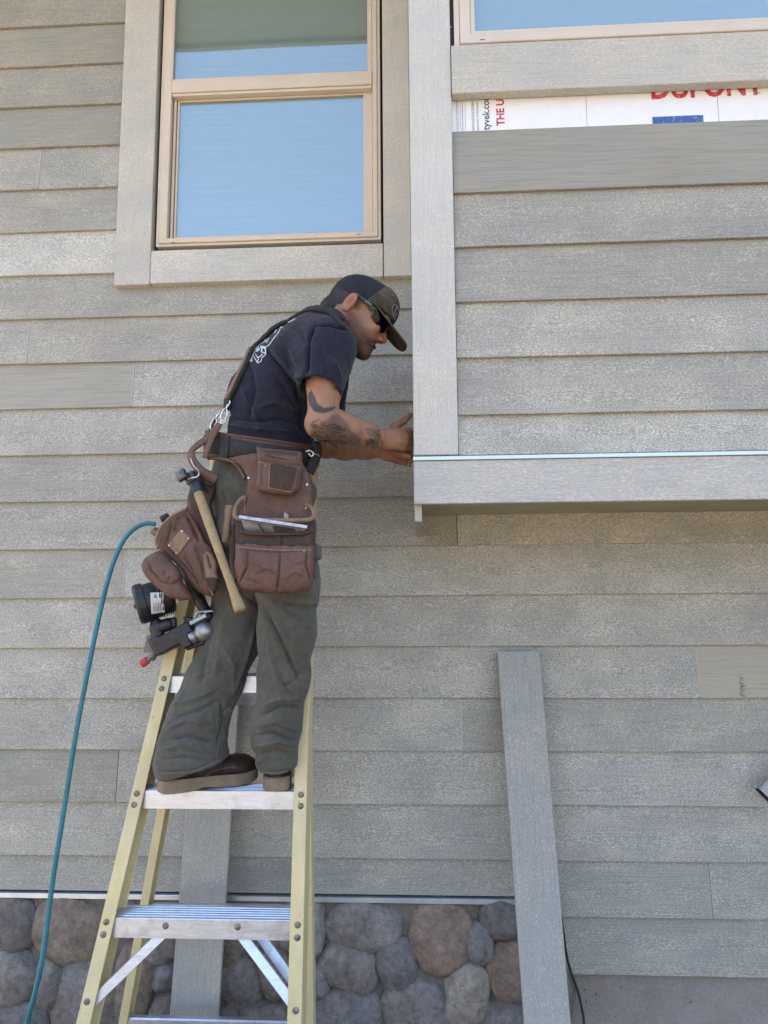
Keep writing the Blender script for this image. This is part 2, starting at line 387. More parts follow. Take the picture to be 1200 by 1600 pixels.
text('trademark', 'TM', 'print_black', bay, 1181, 147, .007)
text('red_slogan', 'THE ULTIMATE', 'print_red', bay, 788, 196, .024, R(90), .95, .0012)
text('web_address', 'tyvek.com', 'print_black', bay, 765, 203, .022, R(90), .95, .0006)
for i, s in enumerate(['used as an air barrier according to', 'requirements. ICC-ES Evaluation']):
    text('small_print', s, 'print_black', bay, 741.5+6.5*i, 205, .0062, R(90), .9)
bm = bmesh.new()
for px, wd in ((714, 1.0), (716.5, .7), (720, .6), (723, 1.2), (727.5, .6), (738, .7)):
    p = at(px, 206, YW); b_box(bm, p.x, p.x+wd*.0012, YW-.0002, YW+.0004, zw0, zw1, 0)
bm_obj('printed_rule', bm, M['print_black'], bay)
p = at(1019, 180.5, YW); q = at(1100, 200, YW); box('blue_panel', p.x, q.x, YW-.0003, YW+.0004, q.z-.03, p.z-.005, M['print_blue'], bay, 0)
for px in (916, 1122):
    p = at(px, 170, YW); bm = bmesh.new(); b_box(bm, p.x, p.x+.0008, YW-.0004, YW+.0004, zw0, zw1, 0); bm_obj('seam_line', bm, M['print_black'], bay)
for px, py in ((1001, 137), (1196, 130)):
    p = at(px, py, YW); bm = bmesh.new(); s = -1 if px < 1100 else 1
    bm.faces.new([bm.verts.new(p+Vector(v)) for v in ((0, 0, .02), (-.02*s, 0, .012), (0, 0, -.009))]); bm_obj('oval_mark', bm, M['print_red'], bay)
for px, py in ((645, 40), (704, 42), (660, 430), (693, 540), (653, 548), (665, 646), (674, 646), (652, 677), (697, 690)):
    p = at(px, py, BY-.0100); bm = bmesh.new(); sphere_bits(bm, p, .0026, (1, .35, 1), None, 8, 4); bm_obj('nail_head', bm, M['caulk'], bay, True)
for px, py in ((691, 724), (691, 758), (656, 771), (656, 727), (905, 722), (905, 765), (1120, 718), (1120, 760)):
    p = at(px, py, BY-.0080); bm = bmesh.new(); sphere_bits(bm, p, .0026, (1, .35, 1), None, 8, 4); bm_obj('nail_head', bm, M['caulk'], bay, True)
# bay window
bw = empty('bay_window', (0, 0, 0), house); bw.location = Vector((1.2, BY, zs1))-wloc(house)
YB = BY-.004
q0 = at(708, 72, YB); q1 = at(742, 49, YB); qm = at(722, 66, YB)
bm = bmesh.new()
b_box(bm, q0.x+.004, q0.x+.022, YB, BY+.02, zs1+.001, 4.58, .0015); b_box(bm, q0.x+.0225, q1.x-.014, YB-.005, BY+.02, zs1+.018, 4.58, .002); b_box(bm, q1.x-.0135, q1.x, YB-.002, BY+.02, q1.z-.012, 4.58, .0015)
b_box(bm, q0.x+.004, XE, YB+.0005, BY+.02, zs1+.0015, zs1+.0175, .0015); b_box(bm, q0.x+.0225, XE, YB-.0055, BY+.02, zs1+.0178, q1.z-.012, .002); b_box(bm, q1.x-.0135, XE, YB-.0025, BY+.02, q1.z-.0118, q1.z, .0015)
bm_obj('frame', bm, M['vinyl2'], bw)
p = at(753, 62, YB-.006); box('weep_slot', p.x-.006, p.x+.010, YB-.0065, YB-.004, p.z-.0008, p.z+.0012, M['gap'], bw, 0)
pane(q1.x-.004, XE, BY+.006, q1.z-.004, 4.58, bw); box('blind', q1.x-.01, XE, BY+.020, BY+.0215, q1.z-.01, 4.58, M['blind'], bw, 0)
box('jamb_gap', XP+.0005, q0.x+.004, BY+.005, BY+.02, zs1, 4.58, M['gap'], bw, 0)

# ---- eave and roof (out of the frame, it shades the wall and shows in the upper pane)
box('eave_soffit', -3.1, 7, -.92, .35, 4.62, 4.66, M['soffit'], house, 0)
box('fascia_board', -3.1, 7, -.95, -.921, 4.60, 4.82, M['soffit'], house, 0)
bm = bmesh.new()
rp = [(-1.0, 4.80), (3.4, 6.9), (7.8, 4.80), (7.8, 4.70), (3.4, 6.78), (-1.0, 4.70)]
A = [bm.verts.new((-3.2, y, z)) for y, z in rp]; B = [bm.verts.new((7.2, y, z)) for y, z in rp]
for i in range(6): bm.faces.new((A[i], A[(i+1) % 6], B[(i+1) % 6], B[i]))
bm.faces.new(A[::-1]); bm.faces.new(B); bm_obj('roof', bm, M['roof'], house)
box('end_wall', -2.8, -2.6, .32, 6.8, GZ, 4.69, M['concrete'], house, 0); box('end_wall', 5.8, 6, .32, 6.8, GZ, 4.69, M['concrete'], house, 0); box('back_wall', -2.59, 5.79, 6.6, 6.8, GZ, 4.69, M['concrete'], house, 0)

# ---- starter strip, stone base, foundation
zst = at(0, 1402, 0).z
XS = at(815, 1405, 0).x
bm = bmesh.new(); b_box(bm, XL, XS, -.013, .02, .619, .635, .001); bm_obj('starter_strip', bm, M['strip'], house)
box('foundation', XS+.02, 6, .030, .30, GZ-.3, .428, M['concrete'], house, 0)
base = empty('stone_base', (0, 0, 0), house); base.location = Vector((-.6, 0, GZ))-wloc(house)
bm = bmesh.new(); nx, nz = 160, 50
V = [[bm.verts.new((-2.6+(XS+2.6)*i/nx, .004-.012*noise.noise((i*.11, j*.13, 3))-.006*noise.noise((i*.5, j*.5, 1)), GZ-.2+(.615-GZ+.2)*j/nz)) for i in range(nx+1)] for j in range(nz+1)]
for j in range(nz):
    for i in range(nx): bm.faces.new((V[j][i], V[j][i+1], V[j+1][i+1], V[j+1][i]))
bm_obj('mortar', bm, M['mortar'], base, True)
G, SL, BR, RD, TN, DK = (.115, .111, .106), (.098, .099, .102), (.125, .103, .085), (.150, .112, .088), (.165, .148, .125), (.080, .078, .076)
STONES = [(18, 1444, 40, 42, 0, DK), (108, 1456, 60, 50, 5, BR), (16, 1527, 42, 45, 0, G), (75, 1538, 26, 38, -5, G), (136, 1572, 60, 62, 10, G), (33, 1607, 44, 38, 0, DK),
 (208, 1535, 36, 58, 8, BR), (188, 1432, 26, 28, 0, BR), (246, 1472, 34, 36, -25, G), (262, 1528, 28, 26, 0, SL), (268, 1588, 36, 34, 0, G), (310, 1450, 40, 40, 0, BR), (320, 1545, 40, 50, 0, G),
 (362, 1478, 26, 34, 30, BR), (375, 1538, 38, 40, 10, G), (345, 1592, 32, 30, 0, DK), (422, 1597, 56, 30, 0, G), (412, 1450, 40, 34, 0, BR), (432, 1520, 30, 46, -15, BR), (462, 1450, 30, 40, 0, G), (466, 1560, 28, 40, 0, DK),
 (486, 1450, 22, 44, 0, G), (567, 1448, 62, 37, 3, G), (545, 1513, 47, 37, 14, G), (620, 1508, 34, 43, -8, SL), (688, 1468, 49, 58, -3, RD), (749, 1478, 22, 35, -8, SL), (782, 1440, 33, 30, 0, DK),
 (797, 1520, 34, 46, -12, RD), (730, 1556, 37, 46, 8, TN), (651, 1580, 52, 48, -3, G), (540, 1594, 53, 48, 0, SL), (787, 1606, 44, 40, 0, G), (493, 1537, 22, 26, 0, G), (845, 1460, 36, 44, 0, G), (860, 1560, 40, 50, 0, BR),
 (690, 1645, 48, 38, 0, BR), (590, 1660, 45, 36, 0, G), (200, 1640, 55, 42, 0, G), (440, 1660, 60, 38, 0, BR), (330, 1660, 45, 40, 0, SL), (85, 1668, 55, 40, 0, G)]
ico = bmesh.new(); bmesh.ops.create_icosphere(ico, subdivisions=4, radius=1); ICO = [v.co.copy() for v in ico.verts]; ICOF = [[v.index for v in f.verts] for f in ico.faces]; ico.free()
for i, (px, py, rx, ry, ro, cc) in enumerate(STONES):
    c = at(px, py, -.012); s = 2.66/1155.7; vs_ = []; ca, sa = math.cos(R(-ro)), math.sin(R(-ro))
    for q in ICO:
        m = max(abs(q.x), abs(q.z), 1e-6); L = math.hypot(q.x, q.z)
        sq = (1+.18*(L/m-1)) if L > 0 else 1
        d = 1+.16*noise.noise((q.x*1.1+i*7.3, q.y*1.1, q.z*1.1+i*3.1))+.06*noise.noise((q.x*2.6+i, q.y*2.6+9, q.z*2.6))+.030*noise.noise((q.x*6+i, q.y*6, q.z*6))+.012*noise.noise((q.x*15+i, q.y*15, q.z*15))
        x, y, z = q.x*sq*d*rx*s*.985, math.copysign(abs(q.y)**.8, q.y)*d*.060, q.z*sq*d*ry*s*.985
        vs_.append((c.x+x*ca-z*sa, .018+y, c.z+x*sa+z*ca))
    me = bpy.data.meshes.new('stone'); me.from_pydata(vs_, [], ICOF); smooth(me)
    o = link('stone', me, M['stone'], base); k = rng.uniform(.9, 1.15); k *= 2.45; o['stone_colour'] = [cc[0]*k, cc[1]*k, cc[2]*k]
# torn wrap scraps under the lowest course
for px, wd in ((938, .045), (1150, .05)):
    p = at(px, 1516, .01); bm = bmesh.new()
    pts = [(-.5, .006), (-.2, -.006), (.1, -.017), (.3, -.016), (.5, .006)]
    top = [bm.verts.new((p.x+a*wd, .012, p.z+.012)) for a, c in pts]; lo = [bm.verts.new((p.x+a*wd, .006+.004*i % 2, p.z+c*(1 if px < 1000 else .4))) for i, (a, c) in enumerate(pts)]
    for i in range(4): bm.faces.new((top[i], top[i+1], lo[i+1], lo[i]))
    bm_obj('wrap_scrap', bm, M['wrap'], house)

# ------------------------------------------------------------------ stepladder
b = NB('fibreglass'); v = b.coord((1, 1, .25)); n = b.noise(v, 28, 5, .7); n2 = b.noise(b.coord((1, 1, 1)), 7, 4, .65)
c = b.mix(b.ramp(n2, [(.42, 0.0), (.72, .55)]), b.ramp(n, [(.3, (.57, .465, .215)), (.7, (.68, .575, .32))]), (.50, .45, .32))
n3 = b.noise(b.coord((1, 1, 1)), 75, 4, .7); c = b.mix(b.ramp(n3, [(.62, 0.0), (.72, .6)]), c, (.22, .19, .12)); M['fibre'] = b.done(c, .55); b.bump(n, .25, .001)
b = NB('aluminium'); v = b.coord((.35, 1, 2.2)); n = b.noise(v, 40, 5, .75); n2 = b.noise(b.coord((1, 1, 1)), 22, 5, .7)
c = b.mix(b.ramp(n2, [(.52, 0.0), (.72, .6)]), b.ramp(n, [(.3, (.50, .55, .64)), (.7, (.72, .78, .88))]), (.36, .38, .42)); M['alu'] = b.done(c, b.ramp(n, [(.3, .30), (.7, .46)]), .85); b.bump(n, .25, .0008)
b = NB('rivet_steel'); n = b.noise(b.coord((1, 1, 1)), 90, 3); M['rivet'] = b.done(b.ramp(n, [(.35, (.13, .115, .10)), (.65, (.30, .28, .26))]), .5, .6)
b = NB('dark_rubber'); M['rubber'] = b.done((.022, .022, .023), .7)

lad = empty('stepladder', (-.60, -.5, GZ))
tag(lad, 'yellow fibreglass stepladder with aluminium steps the worker stands on', 'ladder')
fy = lambda z: -.55+.25*(z-1.105)
fcx = lambda z: -.573+.055*(z-1.087)
fhw = lambda z: .246-.076*(z-1.087)
ZT = 2.10
def channel(bm, p0, p1, inw, fl, dep, t):
    """C-shaped rail, web outside, flanges turned inward"""
    sec = [(0, 0), (fl, 0), (fl, t), (t, t*1.2), (t, dep-t*1.2), (fl, dep-t), (fl, dep), (0, dep)]
    A = [bm.verts.new(Vector(p0)+Vector((inw*u, v, 0))) for u, v in sec]; B = [bm.verts.new(Vector(p1)+Vector((inw*u, v, 0))) for u, v in sec]
    for i in range(8): bm.faces.new((A[i], A[(i+1) % 8], B[(i+1) % 8], B[i]))
    bm.faces.new(A[::-1]); bm.faces.new(B)
    bmesh.ops.recalc_face_normals(bm, faces=bm.faces)
    bmesh.ops.bevel(bm, geom=[e for e in bm.edges if abs((e.verts[0].co-e.verts[1].co).z) > .5], offset=.0015, segments=1, affect='EDGES')
for s in (-1, 1):
    bm = bmesh.new(); zb = GZ+.02
    channel(bm, (fcx(zb)+s*fhw(zb), fy(zb), zb), (fcx(ZT)+s*fhw(ZT), fy(ZT), ZT), -s, .036, .078, .0045)
    o = bm_obj('front_rail', bm, M['fibre'], lad)
    box('foot', fcx(GZ)+s*fhw(GZ)-.03, fcx(GZ)+s*fhw(GZ)+.03, fy(GZ)-.01, fy(GZ)+.09, GZ+.001, GZ+.03, M['rubber'], lad, .004)
ry = lambda z: -.235-.028*(z-.3)
RL = [(at(184.5, 1600, ry(.36)), at(290, 1020, ry(1.46)))]
rl0, rl1 = RL[0]; sl_ = (rl1.x-rl0.x)/(rl1.z-rl0.z)
rlx = lambda z: rl0.x+sl_*(z-rl0.z)
rrx = lambda z: -.350-.015*(z-.3)
for fx, s in ((rlx, -1), (rrx, 1)):
    bm = bmesh.new(); zb = GZ+.02
    channel(bm, (fx(zb), ry(zb), zb), (fx(ZT-.02), ry(ZT-.02), ZT-.02), -s, .027, .052, .004)
    bm_obj('rear_rail', bm, M['fibre'], lad)
    box('foot', fx(GZ)-.025, fx(GZ)+.025, ry(GZ)-.008, ry(GZ)+.06, GZ+.001, GZ+.03, M['rubber'], lad, .004)
STEPZ = [1.105+.305*k for k in (-3, -2, -1, 0, 1, 2, 3)]
def step(z, tilt=0.0):
    x0, x1 = fcx(z)-fhw(z)+.006, fcx(z)+fhw(z)-.006; y = fy(z)+.006
    h, d = .049, .086
    sec = [(0, -h), (0, -.002), (.002, 0)]
    for i in range(5): u = .010+.015*i; sec += [(u, 0), (u+.0015, -.003), (u+.007, -.003), (u+.0085, 0)]
    sec += [(d, 0), (d, -.028), (d-.003, -.028), (d-.003, -.004), (.0035, -.0045), (.0035, -h)]
    bm = bmesh.new(); A = [bm.verts.new((x0, y+u, z+v)) for u, v in sec]; B = [bm.verts.new((x1, y+u, z+v)) for u, v in sec]; n = len(sec)
    for i in range(n): bm.faces.new((A[i], A[(i+1) % n], B[(i+1) % n], B[i]))
    bm.faces.new(A[::-1]); bm.faces.new(B); bmesh.ops.recalc_face_normals(bm, faces=bm.faces)
    st = bm_obj('step', bm, M['alu'], lad)
    def rivet(x, zz, yy, parent, r=.0088):
        bm = bmesh.new(); sphere_bits(bm, (x, yy, zz), r, (1, .35, 1)); bm_obj('rivet', bm, M['rivet'], parent, True)
    for s in (-1, 1):
        for dz in (-.008, -.036): rivet(fcx(z+dz)+s*(fhw(z+dz)-.016), z+dz, fy(z+dz)-.0005, lad)
    if abs(z-.80) < .01:
        for px in (258.5, 371): p = at(px, 1450, y-.001); rivet(p.x, z-.018, y-.0005, st)
    return st
for z in STEPZ: step(z)
# knee braces under the second step
for pts in ([(262, 1452, -.598), (136, 1574, -.655)], [(372, 1454, -.598), (470, 1585, -.655)], [(402, 1456, -.54), (472, 1553, -.585)]):
    (x0, y0, Y0), (x1, y1, Y1) = pts; p, q = at(x0, y0, Y0), at(x1, y1, Y1)
    bm = bmesh.new(); b_strap(bm, [p, p.lerp(q, .08), p.lerp(q, .92), q], (0.2, -1, .2), [.024, .026, .026, .024], .012); bm_obj('knee_brace', bm, M['alu'], lad)
for s, py in ((-1, 1565), (1, 1578)):
    z = at(140 if s < 0 else 462, py, -.67).z; bm = bmesh.new(); sphere_bits(bm, (fcx(z)+s*(fhw(z)-.015), fy(z)-.0005, z), .0088, (1, .35, 1)); bm_obj('rivet', bm, M['rivet'], lad, True)
for z in (.335, .668, 1.315, 1.64):
    bm = bmesh.new(); y = ry(z)
    sec = [(0, 0), (0, .034), (.004, .038), (.022, .038), (.022, .034), (.004, .033), (.004, .003), (.022, 0)]
    A = [bm.verts.new((rlx(z)+.005, y+.005+u, z-.017+v)) for u, v in sec]; B = [bm.verts.new((rrx(z)-.005, y+.005+u, z-.017+v)) for u, v in sec]
    for i in range(8): bm.faces.new((A[i], A[(i+1) % 8], B[(i+1) % 8], B[i]))
    bm.faces.new(A[::-1]); bm.faces.new(B); bmesh.ops.recalc_face_normals(bm, faces=bm.faces); bm_obj('rear_brace', bm, M['alu'], lad)
for s in (-1, 1):
    z = 1.235; x0 = fcx(z)+s*(fhw(z)-.012); x1 = (rlx(1.26)+.012) if s < 0 else rrx(1.26)-.012
    bm = bmesh.new(); b_strap(bm, [(x0, fy(z)+.03, z), ((x0+x1)/2, (fy(z)+ry(z))/2+.03, z+.014), (x1, ry(1.26)+.02, z+.02)], (-s, 0, 0), .024, .004); bm_obj('spreader', bm, M['rubber'], lad)
box('top_cap', fcx(ZT)-fhw(ZT)-.004, fcx(ZT)+fhw(ZT)+.003, fy(ZT)-.02, ry(ZT)+.10, ZT-.03, ZT+.03, M['fibre'], lad, .01)

# ------------------------------------------------------------------ boards leaning on the wall
def lean_board(label, tl, tr, bl, br, thick, fleck):
    """tl.. = world points of the front face"""
    bm = bmesh.new(); n = ((tr-tl).cross(bl-tl)).normalized()
    if n.y < 0: n = -n
    F = [bm.verts.new(v) for v in (tl, tr, br, bl)]; K = [bm.verts.new(v+n*thick) for v in (tl, tr, br, bl)]
    bm.faces.new(F); bm.faces.new(K[::-1])
    for i in range(4): bm.faces.new((F[i], K[i], K[(i+1) % 4], F[(i+1) % 4]))
    bmesh.ops.recalc_face_normals(bm, faces=bm.faces); bmesh.ops.bevel(bm, geom=bm.edges[:], offset=.0015, segments=1, affect='EDGES')
    o = bm_obj('trim_board', bm, M['board'], None); o['fleck'] = fleck; o['tone'] = 1.0
    tag(o, label, 'board'); return o
def extend(p, q, z): t = (z-p.z)/(q.z-p.z); return p+(q-p)*t
tl, tr = at(777, 1018, -.027), at(843, 1017, -.027); bl, br = at(819, 1600, -.30), at(892, 1600, -.30)
lean_board('grey primed board leaning on siding beside the black cord', tl, tr, extend(tl, bl, GZ+.006), extend(tr, br, GZ+.004), .019, .36)
tl, tr = at(306, 1068, -.030), at(374, 1068, -.030); bl, br = at(264, 1600, -.125), at(340, 1600, -.125)
lean_board('grey primed board leaning on siding behind the stepladder', tl, tr, extend(tl, bl, GZ+.006), extend(tr, br, GZ+.004), .019, .34)['tone'] = 1.18

# ------------------------------------------------------------------ hose, cord, downspout
b = NB('hose_rubber'); n = b.noise(b.coord((1, 1, 1)), 30, 4); M['hose'] = b.done(b.ramp(n, [(.3, (.012, .125, .16)), (.7, (.02, .19, .235))]), .42)
hp = [(243, 819, -.47), (228, 818, -.475), (210, 826, -.48), (194, 843, -.485), (181, 869, -.49), (169, 905, -.50), (156, 958, -.52), (143, 1020, -.54), (130, 1085, -.55), (118, 1150, -.56), (107, 1220, -.57), (96, 1290, -.58), (84, 1365, -.59), (74, 1440, -.60), (66, 1500, -.61), (55, 1550, -.61), (43, 1595, -.60), (30, 1660, -.58)]
pts = [at(*q) for q in hp]; L = pts[-1]
pts += [L+Vector((-.02, .0, -.15)), L+Vector((-.05, -.02, -.30)), Vector((L.x-.12, L.y-.06, GZ+.03)), Vector((L.x-.30, L.y-.12, GZ+.008)), Vector((L.x-.8, L.y-.4, GZ+.008)), Vector((L.x-1.6, L.y-.3, GZ+.008))]
hose = tube('air_hose', spline(pts, 6), .0070, M['hose'], None, 10)
tag(hose, 'teal rubber air hose hanging down from the nail gun', 'hose')
b = NB('cord_black'); M['cord'] = b.done((.012, .012, .013), .45)
pts = [at(868, 1380, -.012), at(878, 1440, -.012), at(884, 1485, -.014), at(891, 1515, -.016), at(902, 1546, -.02), at(909, 1575, -.03), at(913, 1602, -.04), at(915, 1660, -.08)]
L = pts[-1]; pts += [Vector((L.x+.01, L.y-.03, GZ+.10)), Vector((L.x+.05, L.y-.08, GZ+.008)), Vector((L.x+.5, L.y-.2, GZ+.006)), Vector((L.x+1.5, L.y-.1, GZ+.006))]
tag(tube('power_cord', spline(pts, 6), .0042, M['cord'], None, 8), 'black power cord hanging beside the leaning board over bare concrete', 'cord')

b = NB('downspout_metal'); n = b.noise(b.coord((1, 1, 1)), 5, 4); M['spout'] = b.done(b.ramp(n, [(.35, (.30, .285, .27)), (.65, (.52, .51, .50))]), .4, .25)
b = NB('spout_inside'); M['spin'] = b.done((.03, .025, .022), .8)
ds = empty('downspout', at(1290, 1150, -.06)); tag(ds, 'grey ribbed metal downspout with its open elbow over the siding', 'downspout')
def ribbed(bm, path, nrm, w_, d_, inner=False):
    n = 44; rings = []; path = [Vector(p) for p in path]; m = len(path)
    for i, p in enumerate(path):
        t = (path[min(i+1, m-1)]-path[max(i-1, 0)]).normalized(); N = Vector(nrm); N = (N-t*N.dot(t)).normalized(); s = t.cross(N); ring = []
        for k in range(n):
            a = 2*math.pi*k/n; ca, sa = math.cos(a), math.sin(a); e = .35
            x, y = math.copysign(abs(ca)**e, ca), math.copysign(abs(sa)**e, sa); g = 1-.05*(k % 4 == 0)
            if inner: g = .93
            ring.append(bm.verts.new(p+s*(x*w_/2*g)+N*(y*d_/2*g)))
        rings.append(ring)
    for a, c in zip(rings, rings[1:]):
        for k in range(n): bm.faces.new((a[k], a[(k+1) % n], c[(k+1) % n], c[k]))
    return rings
e0 = at(1196, 1246, -.085); e1 = at(1250, 1190, -.07); e2 = at(1282, 1140, -.062); e3 = at(1292, 1080, -.06); e4 = Vector((e3.x, -.06, 4.6))
bm = bmesh.new(); ribbed(bm, [e0, e0.lerp(e1, .5), e1, e2, e3], (-.15, -1, .15), .072, .052); bm_obj('elbow', bm, M['spout'], ds)
bm = bmesh.new(); rr = ribbed(bm, [e0+(e1-e0)*.01, e0.lerp(e1, .9)], (-.15, -1, .15), .072, .052, True); bm.faces.new(rr[1]); bm_obj('elbow_inside', bm, M['spin'], ds)
bm = bmesh.new(); ribbed(bm, [e3+Vector((0, 0, -.03)), e3, e3+Vector((0, 0, .5)), e4], (0, -1, 0), .07, .05); bm_obj('pipe', bm, M['spout'], ds)
box('strap', e3.x-.04, e3.x+.04, -.089, -.001, 1.9, 1.93, M['spout'], ds, .002)

# ------------------------------------------------------------------ soft-shape toolkit (distance fields -> surface nets)
from mathutils.bvhtree import BVHTree
NPRT, NPUP, NPFW, NPC = (np.array(v, float) for v in (RT, UP, FW, CAM))
def proj(V):
    q = V-NPC; d = q@NPFW; return 600+F_PX*(q@NPRT)/d, 800-F_PX*(q@NPUP)/d
A_ = lambda px, py, Y: np.array(at(px, py, Y))
def nrm_(v): v = np.array(v, float); return v/np.linalg.norm(v)
class Vol:
    def __init__(s, lo, hi, h):
        s.lo = np.array(lo, float); s.h = h; s.n = np.ceil((np.array(hi)-s.lo)/h).astype(int)+1
        s.D = np.full(s.n, .2, 'f4')
    def sl(s, lo, hi):
        a = np.clip(np.floor((lo-s.lo)/s.h).astype(int), 0, s.n); b_ = np.clip(np.ceil((hi-s.lo)/s.h).astype(int)+1, 0, s.n)
        if (b_ <= a).any(): return None
        g = [(s.lo[i]+s.h*np.arange(a[i], b_[i])).astype('f4') for i in range(3)]
        return tuple(slice(a[i], b_[i]) for i in range(3)), (g[0][:, None, None], g[1][None, :, None], g[2][None, None, :])
    def op(s, prim, k=.01, mode='add'):
        fn, lo, hi = prim; m = k+3*s.h; r = s.sl(np.array(lo)-m, np.array(hi)+m)
        if r is None: return s
        sl, (x, y, z) = r; d = fn(x, y, z).astype('f4'); c = s.D[sl]
        if mode == 'add': hh = np.clip(.5+.5*(c-d)/k, 0, 1); s.D[sl] = c*(1-hh)+d*hh-k*hh*(1-hh)
        else: hh = np.clip(.5-.5*(c+d)/k, 0, 1); s.D[sl] = c*(1-hh)-d*hh+k*hh*(1-hh)
        return s
    def add(s, p, k=.01): return s.op(p, k)
    def cut(s, p, k=.004): return s.op(p, k, 'sub')
    def mesh(s, name, relax=2):
        D = s.D; I = D < 0; n = s.n
        cnt = np.zeros(n-1, 'i1'); cs = [(i, j, k) for i in (0, 1) for j in (0, 1) for k in (0, 1)]
        for i, j, k in cs: cnt += I[i:n[0]-1+i, j:n[1]-1+j, k:n[2]-1+k]
        act = (cnt > 0) & (cnt < 8); idx = np.argwhere(act); vid = np.full(n-1, -1, 'i4'); vid[act] = np.arange(len(idx))
        acc = np.zeros((len(idx), 3)); num = np.zeros(len(idx))
        cv = {c: D[idx[:, 0]+c[0], idx[:, 1]+c[1], idx[:, 2]+c[2]] for c in cs}
        for c in cs:
            for ax in range(3):
                if c[ax]: continue
                e = list(c); e[ax] = 1; e = tuple(e); a, b_ = cv[c], cv[e]; m = (a < 0) != (b_ < 0)
                t = a[m]/(a[m]-b_[m]); p = np.tile(np.array(c, float), (m.sum(), 1)); p[:, ax] = t; acc[m] += p; num[m] += 1
        V = s.lo+s.h*(idx+acc/num[:, None]); Q = []
        for ax in range(3):
            o = [q for q in range(3) if q != ax]; sa = [slice(None)]*3; sb = [slice(None)]*3; sa[ax] = slice(0, -1); sb[ax] = slice(1, None)
            ch = I[tuple(sa)] != I[tuple(sb)]; e = np.argwhere(ch); e = e[(e[:, o[0]] > 0) & (e[:, o[1]] > 0) & (e[:, o[0]] < n[o[0]]-1) & (e[:, o[1]] < n[o[1]]-1)]
            fl = I[e[:, 0], e[:, 1], e[:, 2]]; q = []
            for da, db in ((-1, -1), (0, -1), (0, 0), (-1, 0)):
                f = e.copy(); f[:, o[0]] += da; f[:, o[1]] += db; q.append(vid[f[:, 0], f[:, 1], f[:, 2]])
            q = np.stack(q, 1); rev = fl if ax != 1 else ~fl; q[~rev] = q[~rev][:, ::-1]; Q.append(q)
        Q = np.concatenate(Q); Q = Q[(Q >= 0).all(1)]
        for _ in range(relax):
            S = np.zeros_like(V); N_ = np.zeros(len(V))
            for a, b_ in ((0, 1), (1, 2), (2, 3), (3, 0)):
                np.add.at(S, Q[:, a], V[Q[:, b_]]); np.add.at(S, Q[:, b_], V[Q[:, a]]); np.add.at(N_, Q[:, a], 1); np.add.at(N_, Q[:, b_], 1)
            V = V*.5+.5*S/np.maximum(N_, 1)[:, None]
        lab = np.arange(len(V))                              # keep the largest connected piece
        for _ in range(400):
            m = lab[Q].min(1); new = lab.copy()
            for a in range(4): np.minimum.at(new, Q[:, a], m)
            new = new[new]
            if (new == lab).all(): break
            lab = new
        big = np.bincount(lab).argmax(); keep = lab == big; ni = np.cumsum(keep)-1
        Q = ni[Q[keep[Q[:, 0]]]]; V = V[keep]
        return V, Q
def vnormals(V, Q):
    n = np.cross(V[Q[:, 2]]-V[Q[:, 0]], V[Q[:, 3]]-V[Q[:, 1]]); N = np.zeros_like(V)
    for i in range(4): np.add.at(N, Q[:, i], n)
    return N/np.maximum(np.linalg.norm(N, axis=1), 1e-9)[:, None]
def build(name, VQ, mat, parent=None, attrs=None, origin=None):
    V, Q = VQ; me = bpy.data.meshes.new(name)
    me.vertices.add(len(V)); me.vertices.foreach_set('co', V.astype('f4').ravel())
    me.loops.add(Q.size); me.loops.foreach_set('vertex_index', Q.astype('i4').ravel())
    me.polygons.add(len(Q)); me.polygons.foreach_set('loop_start', np.arange(0, Q.size, 4, dtype='i4'))
    me.update(calc_edges=True); me.validate(); smooth(me)
    for k, a in (attrs or {}).items():
        at_ = me.attributes.new(k, 'FLOAT', 'POINT'); at_.data.foreach_set('value', a.astype('f4'))
    return link(name, me, mat, parent, origin)
BVH = {}
def bvh_of(VQ): return BVHTree.FromPolygons([tuple(v) for v in VQ[0].tolist()], VQ[1].tolist())
def hit(bv, px, py, off=.001):
    d = (at(px, py, 0)-CAM).normalized(); loc, nor, i, dist = bv.ray_cast(CAM, d)
    if loc is None: return None, None
    if nor.dot(d) > 0: nor = -nor
    return loc+nor*off, nor
def folds(VQ, strokes, gain=1.0, facing=True):
    """creases: (points in photo pixels, amplitude m, width px) laid on the side towards the street"""
    V, Q = VQ; N = vnormals(V, Q); px, py = proj(V); w_ = np.clip((-(N@NPFW)-.05)/.35, 0, 1) if facing else 1
    disp = np.zeros(len(V))
    for pts, amp, wd in strokes:
        best = np.full(len(V), 1e9); tt = np.zeros(len(V)); L = len(pts)-1
        for i in range(L):
            (x0, y0), (x1, y1) = pts[i], pts[i+1]; dx, dy = x1-x0, y1-y0; t = np.clip(((px-x0)*dx+(py-y0)*dy)/(dx*dx+dy*dy+1e-9), 0, 1)
            d = np.hypot(px-x0-t*dx, py-y0-t*dy); m = d < best; best[m] = d[m]; tt[m] = (i+t[m])/L
        env = np.clip(np.minimum(tt, 1-tt)*5+.15, 0, 1)
        disp += amp*env*(.55*np.exp(-(best/(wd*.8))**2)+1.6*np.exp(-best/(wd*.42)))
    return V+N*(gain*disp*w_)[:, None], Q
def wobble(VQ, amp, sc, seed=0, dirw=(1, 1, 1)):
    V, Q = VQ; N = vnormals(V, Q); P = V*sc*np.array(dirw)+seed
    f = np.sin(P[:, 0]*1.0+1.7*np.sin(P[:, 1]*.8+P[:, 2]*.6))*np.sin(P[:, 1]*1.1+1.3*np.sin(P[:, 2]*.9+seed))+.6*np.sin(P[:, 2]*1.9+2.1*np.sin(P[:, 0]*1.3+P[:, 1]))
    return V+N*(amp*f)[:, None], Q
